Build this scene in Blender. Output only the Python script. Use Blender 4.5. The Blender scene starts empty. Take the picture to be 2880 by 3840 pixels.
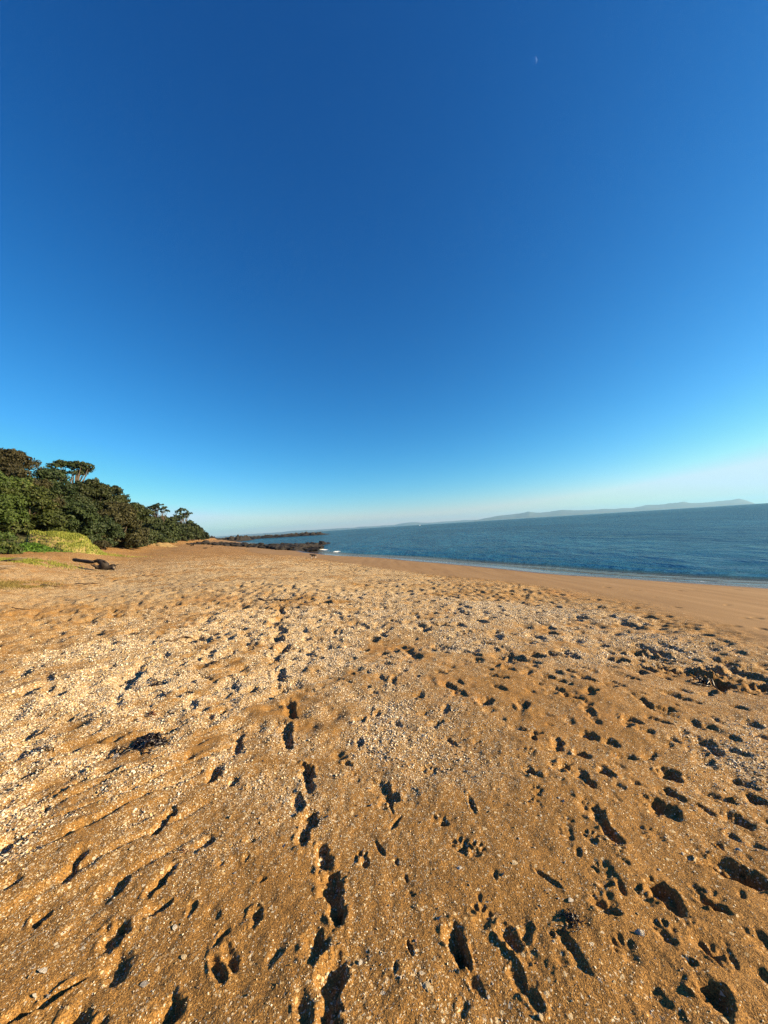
import bpy, bmesh, math, random
import numpy as np
from mathutils import Vector, Matrix, Euler

R = math.radians
S = bpy.context.scene
C = S.collection
rng = np.random.default_rng(7)
random.seed(7)

# ------------------------------------------------------------------ camera
FPX = 1400.0                      # focal length in photo pixels (2880 x 3840 frame)
CAM = Vector((0.0, 0.0, 1.6))
cam = bpy.data.cameras.new('camera')
cam.sensor_fit = 'VERTICAL'
cam.sensor_height = 36.0
cam.sensor_width = 27.0
cam.lens = FPX / 3840.0 * 36.0
cam.clip_start = 0.05
cam.clip_end = 90000.0
camo = bpy.data.objects.new('camera', cam)
C.objects.link(camo)
CAMROT = Matrix.Rotation(R(90 + 2.29), 3, 'X') @ Matrix.Rotation(R(-3.59), 3, 'Z')
camo.location = CAM
camo.rotation_euler = CAMROT.to_euler()
S.camera = camo

# ------------------------------------------------------------------ sky, sun, exposure
SUN_AZ, SUN_EL = 98.0, 19.0       # azimuth clockwise from the view axis (+Y)
world = bpy.data.worlds.new('World')
S.world = world
world.use_nodes = True
wn = world.node_tree
bg = wn.nodes['Background']
sky = wn.nodes.new('ShaderNodeTexSky')
sky.sky_type = 'NISHITA'
sky.sun_disc = False
sky.sun_elevation = R(SUN_EL)
sky.sun_rotation = R(SUN_AZ)
sky.altitude = 0.0
sky.air_density = 1.0
sky.dust_density = 0.3
sky.ozone_density = 10.0
# the phone's vivid rendering of a clear sky: one contrast curve per channel, the same over the whole sky
sep_ = wn.nodes.new('ShaderNodeSeparateColor'); com_ = wn.nodes.new('ShaderNodeCombineColor')
wn.links.new(sky.outputs[0], sep_.inputs[0])
for ch, (gm, cf, cap) in enumerate(((2.13, 1.48, 4.25), (1.39, 1.11, 5.75), (1.08, 1.08, 6.5))):
    last = sep_.outputs[ch]
    for op, val in (('POWER', gm), ('MULTIPLY', cf), ('MINIMUM', cap)):
        nd = wn.nodes.new('ShaderNodeMath'); nd.operation = op; nd.inputs[1].default_value = val
        wn.links.new(last, nd.inputs[0]); last = nd.outputs[0]
    wn.links.new(last, com_.inputs[ch])
wn.links.new(com_.outputs[0], bg.inputs['Color'])
bg.inputs['Strength'].default_value = 0.05
sl = bpy.data.lights.new('sun', 'SUN')
sl.energy = 5.0
sl.color = (1.0, 0.77, 0.47)
sl.angle = R(0.53)
suno = bpy.data.objects.new('sun', sl)
C.objects.link(suno)
SUNV = Vector((math.cos(R(SUN_EL)) * math.sin(R(SUN_AZ)), math.cos(R(SUN_EL)) * math.cos(R(SUN_AZ)), math.sin(R(SUN_EL))))
suno.rotation_euler = (-SUNV).to_track_quat('-Z', 'Y').to_euler()
suno.location = (40, -10, 40)
S.view_settings.view_transform = 'Standard'
S.view_settings.look = 'None'
S.view_settings.gamma = 1.0
S.view_settings.exposure = 1.6
S.render.engine = 'CYCLES'
S.cycles.max_bounces = 6
S.cycles.volume_bounces = 0
S.cycles.transparent_max_bounces = 12
S.cycles.use_denoising = True
S.cycles.denoising_prefilter = 'NONE'

# ------------------------------------------------------------------ helpers
def smooth(a, b, x):
    t = np.clip((x - a) / (b - a), 0, 1)
    return t * t * (3 - 2 * t)

def hash2(ix, iy, seed):
    h = (ix.astype(np.int64) * 374761393 + iy.astype(np.int64) * 668265263 + seed * 974634777) & 0xFFFFFFFF
    h = ((h ^ (h >> 13)) * 1274126177) & 0xFFFFFFFF
    h = ((h ^ (h >> 16)) * 2246822519) & 0xFFFFFFFF
    return ((h ^ (h >> 15)) & 0xFFFFFF) / float(0xFFFFFF)

def vnoise(x, y, seed=0):
    x = np.asarray(x, float); y = np.asarray(y, float)
    ix = np.floor(x); iy = np.floor(y)
    fx = x - ix; fy = y - iy
    fx = fx * fx * fx * (fx * (fx * 6 - 15) + 10); fy = fy * fy * fy * (fy * (fy * 6 - 15) + 10)
    a = hash2(ix, iy, seed); b = hash2(ix + 1, iy, seed)
    c = hash2(ix, iy + 1, seed); d = hash2(ix + 1, iy + 1, seed)
    return (a + (b - a) * fx) * (1 - fy) + (c + (d - c) * fx) * fy - 0.5

def fbm(x, y, seed=0, octs=3, gain=0.5):
    s = 0; a = 1.0; f = 1.0
    for k in range(octs):
        s = s + a * vnoise(x * f + 17.3 * k, y * f - 9.1 * k, seed + k * 31)
        a *= gain; f *= 2.03
    return s

def mesh_np(name, verts, faces, smooth_shade=True):
    """verts (n,3), faces (m,k) with one k"""
    verts = np.asarray(verts, np.float32); faces = np.asarray(faces, np.int32)
    me = bpy.data.meshes.new(name)
    n, m, k = len(verts), len(faces), faces.shape[1]
    me.vertices.add(n); me.vertices.foreach_set('co', verts.ravel())
    me.loops.add(m * k); me.loops.foreach_set('vertex_index', faces.ravel())
    me.polygons.add(m)
    me.polygons.foreach_set('loop_start', np.arange(0, m * k, k, dtype=np.int32))
    me.polygons.foreach_set('loop_total', np.full(m, k, np.int32))
    me.polygons.foreach_set('use_smooth', np.full(m, smooth_shade, bool))
    me.update(calc_edges=True)
    return me

def fattr(me, name, vals):
    a = me.attributes.new(name, 'FLOAT', 'POINT')
    a.data.foreach_set('value', np.asarray(vals, np.float32).ravel())

def add(name, me, mat=None, parent=None):
    o = bpy.data.objects.new(name, me)
    C.objects.link(o)
    if mat is not None and me is not None:
        me.materials.clear(); me.materials.append(mat)
    if parent is not None:
        o.parent = parent
    return o

def tag(o, label=None, cat=None, group=None, kind=None):
    if label: o['label'] = label
    if cat: o['category'] = cat
    if group: o['group'] = group
    if kind: o['kind'] = kind
    return o

def empty(name, loc, rz=0.0):
    o = bpy.data.objects.new(name, None)
    C.objects.link(o); o.location = loc; o.rotation_euler = (0, 0, rz)
    o.empty_display_size = 0.2
    return o

class NT:
    """small node-tree writer"""
    def __init__(s, name):
        s.mat = bpy.data.materials.new(name); s.mat.use_nodes = True
        s.t = s.mat.node_tree; s.t.nodes.clear()
        s.out = s.t.nodes.new('ShaderNodeOutputMaterial')
    def n(s, typ, **kw):
        nd = s.t.nodes.new(typ)
        for k, v in kw.items():
            if k.startswith('i_'):
                key = k[2:].replace('__', ' ')
                tgt = nd.inputs[int(key)] if key.isdigit() else nd.inputs[key]
                if hasattr(v, 'links'): s.t.links.new(v, tgt)
                else: tgt.default_value = v
            else: setattr(nd, k, v)
        return nd
    def link(s, a, b): s.t.links.new(a, b)
    def attr(s, name, typ='GEOMETRY'):
        return s.n('ShaderNodeAttribute', attribute_name=name, attribute_type=typ)
    def math(s, op, a, b=0.0, clamp=False):
        nd = s.t.nodes.new('ShaderNodeMath'); nd.operation = op; nd.use_clamp = clamp
        for i, v in enumerate((a, b)):
            if hasattr(v, 'links'): s.t.links.new(v, nd.inputs[i])
            else: nd.inputs[i].default_value = v
        return nd.outputs[0]
    def mix(s, f, a, b, blend='MIX'):
        nd = s.t.nodes.new('ShaderNodeMix'); nd.data_type = 'RGBA'; nd.blend_type = blend
        for key, v in ((0, f), (6, a), (7, b)):
            if hasattr(v, 'links'): s.t.links.new(v, nd.inputs[key])
            elif key == 0: nd.inputs[0].default_value = v
            else: nd.inputs[key].default_value = (*v, 1) if len(v) == 3 else v
        return nd.outputs[2]
    def ramp(s, fac, stops, interp='LINEAR'):
        nd = s.t.nodes.new('ShaderNodeValToRGB'); nd.color_ramp.interpolation = interp
        e = nd.color_ramp.elements
        while len(e) < len(stops): e.new(0.5)
        for el, (p, c) in zip(e, stops):
            el.position = p; el.color = (*c, 1) if len(c) == 3 else c
        s.t.links.new(fac, nd.inputs[0])
        return nd.outputs[0]
    def noise(s, vec, scale, detail=2.0, rough=0.5):
        return s.n('ShaderNodeTexNoise', i_Vector=vec, i_Scale=scale, i_Detail=detail, i_Roughness=rough)
    def bsdf(s, **kw):
        b = s.n('ShaderNodeBsdfPrincipled', **kw)
        s.link(b.outputs[0], s.out.inputs['Surface'])
        return b

# ------------------------------------------------------------------ lie of the land
SEA = -1.8
XS_Y = np.array([-400, -60, 0, 15, 17.7, 23.1, 29.7, 37.8, 48, 58, 90, 130, 210, 244, 300, 600.])
XS_X = np.array([215, 54, 24.4, 15.6, 13.9, 10.5, 6.6, 1.9, -4.6, -10.6, -26, -45, -82, -99, -135, -380.])
def xs(y): return np.interp(y, XS_Y, XS_X) + 0.35 * np.sin(np.asarray(y) * 0.21) + 0.2 * np.sin(np.asarray(y) * 0.47 + 1)
def ut(y): return np.interp(y, [-200, 20, 40, 110, 150, 200, 230, 260], [31, 31, 29.5, 26.5, 22, 16, 13, 10])
def uof(x, y): return (xs(y) - x) * 0.86
def ue(y): return np.interp(y, [-60, 0, 5, 7, 9, 12, 22, 80], [17, 15.5, 14, 12.6, 11.4, 9.9, 8.9, 8.6])   # foot of the soft upper beach
PU = [-400, -60, -8, 0, 9, 14, 18, 20.5, 23.5, 25.3, 27.5, 30, 34, 400]
PZ = [-9, -7, -2.3, -1.8, -0.95, -0.47, -0.12, 0.0, 0.10, 0.42, 1.05, 1.35, 1.6, 1.6]
def hillcap(y): return np.interp(y, [-200, 10, 40, 70, 120, 170, 205, 230], [7, 7, 8.5, 6, 7, 5, 1.5, 0])
def base_z(x, y):
    x = np.asarray(x, float); y = np.asarray(y, float)
    u = uof(x, y); k = ut(y)
    up = np.where(u > 0, u * np.where(u > 0, 30.0 / k, 1.0), u)
    w = smooth(18, 60, y)                       # rescale the profile only where the beach narrows
    uu = u * (1 - w) + up * w
    z = (np.interp(uu - 0.6, PU, PZ) + np.interp(uu, PU, PZ) + np.interp(uu + 0.6, PU, PZ)) / 3
    h = np.clip((u - k - 2.0) * 0.62, 0, None)
    cap = hillcap(y)
    h = np.where(cap > 0.01, cap * (1 - np.exp(-h / np.maximum(cap, 0.01))), 0)
    return z + h

def ray(px, py):
    d = CAMROT @ Vector(((px - 1440) / FPX, -(py - 1920) / FPX, -1.0))
    return d
TT = np.geomspace(0.7, 600, 700)
def G(px, py, f=base_z):
    """where the sight line through a photo pixel meets the ground"""
    d = ray(px, py)
    gap = CAM.z + d.z * TT - f(CAM.x + d.x * TT, CAM.y + d.y * TT)
    i = int(np.argmax(gap < 0)) if (gap < 0).any() else len(TT) - 1
    t = TT[i - 1] + (TT[i] - TT[i - 1]) * gap[i - 1] / (gap[i - 1] - gap[i])
    x, y = CAM.x + d.x * t, CAM.y + d.y * t
    return Vector((x, y, float(f(x, y))))
def at(px, py, dist):
    """a point seen at a photo pixel, dist metres ahead"""
    d = ray(px, py)
    return CAM + d * (dist / d.y)

# polar grid of the beach, fine in front of the standing point
rr = [0.06, 0.15, 0.3, 0.5, 0.7, 0.85]
r = 0.95
while r < 430:
    rr.append(r)
    if r < 70: r += min(max(0.00185 * r * r / 1.1, 0.0019), 0.0056 * r)
    else: r += 0.02 * r
RR = np.array(rr)
AA = np.concatenate([np.radians(np.linspace(-180, -62, 24)[:-1]),
                     np.radians(np.linspace(-62, 62, 780)),
                     np.radians(np.linspace(62, 180, 24)[1:-1])])
NR, NA = len(RR), len(AA)
GX = RR[:, None] * np.sin(AA)[None, :]
GY = RR[:, None] * np.cos(AA)[None, :]
GU = uof(GX, GY)
GZ = base_z(GX, GY)

def blk(x, y, rad):
    rc = math.hypot(x, y); ac = math.atan2(x, y)
    i0 = np.searchsorted(RR, rc - rad); i1 = np.searchsorted(RR, rc + rad)
    if rc < rad * 1.2: return slice(i0, i1), slice(0, NA)
    da = math.asin(min(1, rad / rc)) + 0.002
    j0 = np.searchsorted(AA, ac - da); j1 = np.searchsorted(AA, ac + da)
    return slice(i0, i1), slice(j0, j1)

# shell density 0..1 over the beach (real patches of shell hash)
SH = [  # photo pixel of the patch centre, spread in m along x, y, weight
    (560, 2620, 1.3, 1.1, 1.0), (250, 2830, 0.7, 0.5, 0.95), (130, 3050, 0.45, 0.35, 0.8), (800, 2420, 1.9, 1.6, 1.0),
    (1150, 2480, 1.3, 1.0, 0.6), (1100, 2330, 2.5, 2.0, 0.85), (1500, 2280, 2.5, 1.5, 0.7), (1900, 2300, 2.6, 1.3, 0.85),
    (2250, 2390, 1.6, 0.9, 0.7), (700, 2180, 4.0, 4.0, 0.75), (1250, 2190, 4.0, 4.0, 0.6), (2820, 2800, 0.4, 0.35, 0.4),
    (470, 2300, 2.5, 2.5, 0.36), (350, 3000, 0.4, 0.4, 0.7), (950, 2800, 0.7, 0.6, 0.45), (1450, 2700, 1.0, 0.7, 0.33),
    (30, 2640, 0.9, 0.8, 0.2), (1000, 2130, 9, 10, 0.55), (520, 2165, 5, 6, 0.3), (1330, 2150, 6, 8, 0.5)]
SHW = [(*G(a, b)[:2], c, d, w) for a, b, c, d, w in SH]
def shell_den(x, y):
    s = np.zeros_like(x)
    for cx, cy, sx, sy, w in SHW:
        s = np.maximum(s, w * np.exp(-0.5 * (((x - cx) / sx) ** 2 + ((y - cy) / sy) ** 2)))
    u = uof(x, y)
    n = fbm(x * 0.9, y * 0.9, 5, 4, 0.6)
    n2 = fbm(x * 4, y * 4, 9, 3, 0.6)
    s = s * (0.95 + 1.05 * n + 0.9 * n2) + 0.14 * np.clip(n + 0.2, 0, 1)
    s = s + 0.03
    return np.clip(s, 0, 1) * smooth(-0.6, 1.0, u - ue(y)) * smooth(31, 27, u)
SHELL = shell_den(GX, GY)

# soft undulation, trampled unevenness, hard smooth wet sand below the berm
soft = smooth(-0.7, 1.0, GU - ue(GY) + 0.8 * fbm(GX * 0.3, GY * 0.3, 3, 2))
dry = smooth(12.5, 8.5, GU)
far = smooth(28, 8, RR)[:, None]
GZ += soft * (0.10 * fbm(GX * 0.22, GY * 0.22, 11, 2) + 0.045 * fbm(GX * 0.9, GY * 0.9, 12, 2))
GZ += 0.02 * fbm(GX * 0.15, GY * 0.15, 14, 2)
tr = soft * smooth(35, 30, GU)
lump = fbm(GX * 5.0, GY * 5.0, 21, 3, 0.55)
GZ += tr * (0.016 + 0.022 * smooth(3, 10, RR)[:, None]) * lump
GZ += tr * (0.0030 + 0.0075 * np.clip(SHELL * 1.6, 0, 1)) * fbm(GX * 26, GY * 26, 22, 2) * smooth(9, 3, RR)[:, None]
GZ += (0.0016 + 0.002 * SHELL) * tr * fbm(GX * 90, GY * 90, 23, 2) * smooth(4, 1.6, RR)[:, None]
# foot-scuffed furrows on the upper beach, left of the trail
ca, sa = math.cos(R(42)), math.sin(R(42))
al = GX * sa + GY * ca; ac_ = GX * ca - GY * sa
fur = fbm(ac_ * 6.0, al * 1.5, 33, 2)
fm = smooth(-0.5, -1.3, GX + 0.25 * GY * 0 + 0.3) * smooth(14, 5, RR)[:, None] * tr
GZ += fm * (0.045 + 0.03 * smooth(1.8, 3.0, RR)[:, None]) * np.clip(np.abs(fur) * 1.3 - 0.02, -0.25, 0.3)
# trampled pock-marked ground further off (pits too small to place one by one)
def pock(x, y, f, seed):
    ix = np.floor(x * f); iy = np.floor(y * f)
    best = np.full(x.shape, 9.0)
    for dx in (-1, 0, 1):
        for dy in (-1, 0, 1):
            cx = ix + dx; cy = iy + dy
            jx = cx + 0.5 + 0.8 * (hash2(cx, cy, seed) - 0.5); jy = cy + 0.5 + 0.8 * (hash2(cx, cy, seed + 1) - 0.5)
            sz = 0.75 + 1.1 * hash2(cx, cy, seed + 2)
            best = np.minimum(best, ((x * f - jx) ** 2 + (y * f - jy) ** 2) * sz * sz)
    return best
fi = slice(np.searchsorted(RR, 2.4), np.searchsorted(RR, 75))
pk = pock(GX[fi], GY[fi], 3.0, 71)
pk2 = pock(GX[fi], GY[fi], 5.3, 77)
wgt = tr[fi] * (smooth(5.5, 10, RR[fi])[:, None] + 0.55 * smooth(2.4, 3.6, RR[fi])[:, None] * smooth(10, 5.5, RR[fi])[:, None] * smooth(.3, -1.0, GX[fi])) * smooth(75, 55, RR[fi])[:, None]
wgt = wgt * smooth(-0.25, 0.2, fbm(GX[fi] * 0.35, GY[fi] * 0.35, 79, 2) + 0.12)
GZ[fi] -= wgt * (0.062 * np.exp(-pk * 6.5) + 0.035 * np.exp(-pk2 * 7))

JIT = 0.34 * fbm(GX * 11, GY * 11, 41, 2) + 0.40 * fbm(GX * 38, GY * 45, 42, 2) * smooth(8, 3, RR)[:, None]            # crumbly edges
FLOOR = fbm(GX * 22, GY * 22, 43, 2)

def pit(x, y, L, W, depth, ang=0.0, rim=0.25, heel=0.0, waist=0.0, wall=0.42):
    """press a foot, paw or dent into the sand: L, W half sizes (m); ang = heading from +Y, clockwise"""
    rad = max(L, W) * 2.4
    si, sj = blk(x, y, rad)
    X = GX[si, sj]
    if X.size == 0: return
    dx = X - x; dy = GY[si, sj] - y
    c, s = math.cos(ang), math.sin(ang)
    l = (dx * s + dy * c) / L; w = (dx * c - dy * s) / W
    wid = 0.9 + 0.14 * np.tanh(3 * l) - waist * np.exp(-((l + 0.12) / 0.30) ** 2)
    d = np.sqrt(np.abs(l) ** 2.4 + (np.abs(w) / np.maximum(wid, 0.2)) ** 2.2 + 1e-9) + JIT[si, sj]
    dep = depth * (1 + heel * l) * (1 + 0.7 * FLOOR[si, sj])
    crumb = FLOOR[si, sj] * 1.2 + JIT[si, sj] * 2.0
    z = -0.78 * dep * smooth(1.16, 1.16 - wall * 1.6, d)
    z = z - 0.30 * dep * np.exp(-(d / 1.25) ** 2)                               # sand drawn in around it
    z = z + 0.75 * rim * depth * np.exp(-((d - 1.36) / 0.30) ** 2) * np.clip(0.7 + 1.6 * crumb, 0, 2.2)
    GZ[si, sj] += z

def groove(x0, y0, x1, y1, W, depth, rim=0.3):
    L = math.hypot(x1 - x0, y1 - y0) / 2
    pit((x0 + x1) / 2, (y0 + y1) / 2, L, W, depth, math.atan2(x1 - x0, y1 - y0), rim, 0, 0.0, 0.6)

def paw(x, y, ang, k=1.0, depth=0.009):
    pit(x, y, 0.026 * k, 0.03 * k, depth, ang, 0.35, 0, 0, 0.6)
    for a, q in ((-0.75, 0.85), (-0.26, 1.1), (0.26, 1.1), (0.75, 0.85)):
        t = ang + a
        pit(x + math.sin(t) * 0.048 * k * q, y + math.cos(t) * 0.048 * k * q, 0.017 * k, 0.012 * k, depth * 0.85, t, 0.3, 0, 0, 0.6)

K = 960 / 1659.0
def cp(o, x, y): return G(o[0] + x * K, o[1] + y * K)
cA, cB, cC = (0, 2850), (960, 2850), (1920, 2850)
cF, cD, cE = (0, 2200), (960, 2200), (1920, 2200)
# shoe and bare-foot prints: crop, heel end, toe end, half width, depth
FEET = [
    (cB, 465, 700, 545, 1035, .056, .062), (cB, 345, 290, 290, 525, .052, .055), (cB, 312, 0, 350, 170, .05, .05),
    (cB, 500, 1260, 470, 1760, .052, .055), (cD, 180, 860, 215, 1025, .06, .065), (cD, 310, 1125, 365, 1200, .05, .045),
    (cD, 135, 605, 120, 690, .06, .062), (cD, 165, 505, 160, 585, .06, .062), (cD, 215, 765, 245, 830, .055, .06),
    (cD, 120, 420, 105, 485, .085, .10), (cD, 185, 368, 180, 418, .085, .10), (cD, 140, 308, 130, 355, .095, .11), (cD, 170, 277, 165, 308, .10, .11),
    (cD, 110, 232, 90, 260, .12, .12), (cD, 175, 192, 160, 224, .12, .12),
    (cC, 480, 275, 700, 575, .058, .05), (cC, 950, 45, 1095, 115, .056, .048), (cC, 965, 175, 1160, 290, .05, .045),
    (cC, 1360, 320, 1585, 445, .062, .05), (cC, 1415, 95, 1600, 155, .04, .04), (cC, 1510, 205, 1670, 250, .05, .045),
    (cC, 405, 70, 535, 190, .05, .045), (cC, 905, 795, 1115, 1040, .055, .055), (cC, 1260, 1470, 1430, 1720, .05, .055),
    (cC, 1180, 1190, 1450, 1260, .06, .018), (cC, 870, 1590, 1090, 1690, .06, .014), (cC, 1590, 1170, 1700, 1280, .05, .03),
    (cE, 205, 570, 335, 608, .06, .05), (cE, 455, 930, 555, 978, .055, .045), (cE, 600, 978, 695, 1028, .055, .042),
    (cE, 400, 1050, 508, 1092, .055, .045), (cE, 290, 965, 292, 1055, .055, .045), (cE, 785, 695, 905, 772, .05, .045),
    (cE, 1395, 740, 1540, 795, .055, .045), (cE, 1265, 818, 1360, 888, .045, .03), (cE, 855, 838, 1025, 892, .04, .04),
    (cE, 1515, 865, 1625, 922, .06, .048), (cE, 1145, 862, 1235, 922, .05, .035), (cE, 1215, 980, 1355, 1088, .062, .055),
    (cE, 1395, 965, 1492, 1022, .04, .035), (cE, 945, 1160, 1075, 1205, .06, .05), (cE, 880, 370, 930, 425, .06, .06),
    (cE, 1235, 672, 1305, 650, .06, .04), (cE, 865, 925, 918, 958, .04, .03), (cE, 1605, 970, 1660, 985, .05, .04),
    (cA, 1125, 300, 985, 475, .036, .045), (cA, 550, 580, 425, 775, .042, .04), (cA, 1385, 465, 1255, 565, .035, .03),
    (cA, 790, 1020, 680, 1190, .05, .04), (cA, 1130, 1550, 985, 1710, .05, .05), (cA, 500, 1640, 430, 1740, .05, .04),
    (cA, 95, 525, 0, 610, .05, .04), (cA, 110, 790, 10, 860, .04, .03), (cA, 1400, 60, 1350, 140, .045, .035),
    (cA, 1530, 90, 1480, 140, .04, .04), (cF, 1560, 920, 1530, 1060, .05, .045), (cF, 1260, 1070, 1195, 1130, .045, .035),
    (cD, 1450, 745, 1530, 715, .07, .055), (cD, 1120, 870, 1210, 845, .06, .045), (cD, 640, 850, 710, 812, .05, .04),
    (cC, 1540, 730, 1590, 840, .06, .045), (cF, 225, 795, 340, 755, .05, .04), (cF, 300, 560, 330, 600, .07, .05),
    (cF, 100, 1010, 270, 955, .05, .04), (cF, 280, 690, 340, 650, .07, .05), (cF, 665, 525, 745, 500, .05, .04), (cF, 150, 320, 200, 300, .07, .05)]
for o, x0, y0, x1, y1, w, dpt in FEET:
    a, b = cp(o, x0, y0), cp(o, x1, y1)
    L = (b - a).length / 2
    pit((a.x + b.x) / 2, (a.y + b.y) / 2, max(L, w * 1.05), w, dpt * 0.64, math.atan2(a.x - b.x, a.y - b.y),
        0.24, random.uniform(-.2, .3), 0.34 if L > w * 1.7 else 0.05, 0.42)
# drag marks and grooves
for o, x0, y0, x1, y1, w, dpt in [
    (cB, 250, 170, 290, 300, .035, .025), (cB, 420, 500, 450, 690, .04, .03), (cB, 970, 1140, 1015, 1255, .011, .012),
    (cB, 905, 1270, 895, 1400, .008, .01), (cB, 1365, 190, 1425, 330, .018, .016), (cB, 850, 170, 880, 300, .014, .014),
    (cB, 940, 310, 870, 400, .018, .012), (cB, 770, 480, 825, 580, .014, .014), (cB, 350, 1100, 420, 1280, .05, .025), (cB, 270, 1450, 330, 1750, .03, .015),
    (cC, 1170, 655, 1480, 745, .022, .028), (cC, 1150, 260, 1345, 365, .018, .022), (cC, 290, 1105, 415, 1285, .024, .022),
    (cC, 100, 50, 155, 105, .03, .03), (cC, 140, 710, 320, 840, .016, .016), (cE, 530, 608, 660, 657, .016, .02), (cE, 620, 588, 700, 620, .012, .015),
    (cE, 755, 565, 835, 592, .03, .03), (cE, 1040, 705, 1145, 725, .03, .03), (cE, 1040, 740, 1100, 785, .02, .015),
    (cA, 590, 1350, 250, 1570, .022, .026), (cA, 250, 1570, 0, 1680, .022, .022), (cA, 560, 130, 330, 275, .03, .03), (cA, 330, 310, 270, 345, .03, .03),
    (cA, 600, 400, 430, 500, .04, .03), (cA, 1135, 650, 955, 850, .028, .028), (cA, 1100, 890, 900, 980, .03, .02), (cA, 330, 960, 190, 1040, .03, .025),
    (cA, 1450, 1150, 1530, 1340, .025, .02), (cA, 1370, 1240, 1440, 1420, .025, .02), (cA, 870, 700, 640, 870, .05, .02),
    (cF, 60, 870, 270, 830, .03, .03), (cF, 0, 900, 90, 870, .03, .03), (cF, 840, 985, 620, 1040, .04, .035), (cF, 1230, 885, 1100, 940, .03, .03),
    (cF, 680, 665, 830, 610, .025, .025), (cF, 30, 380, 130, 355, .04, .04), (cF, 1270, 560, 1400, 610, .02, .02), (cF, 880, 560, 930, 545, .04, .035),
    (cD, 550, 575, 640, 610, .02, .015), (cD, 1220, 930, 1310, 1010, .022, .022), (cD, 380, 650, 450, 620, .02, .02), (cD, 860, 890, 930, 860, .012, .014)]:
    a, b = cp(o, x0, y0), cp(o, x1, y1)
    groove(a.x, a.y, b.x, b.y, w, dpt)
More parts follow.
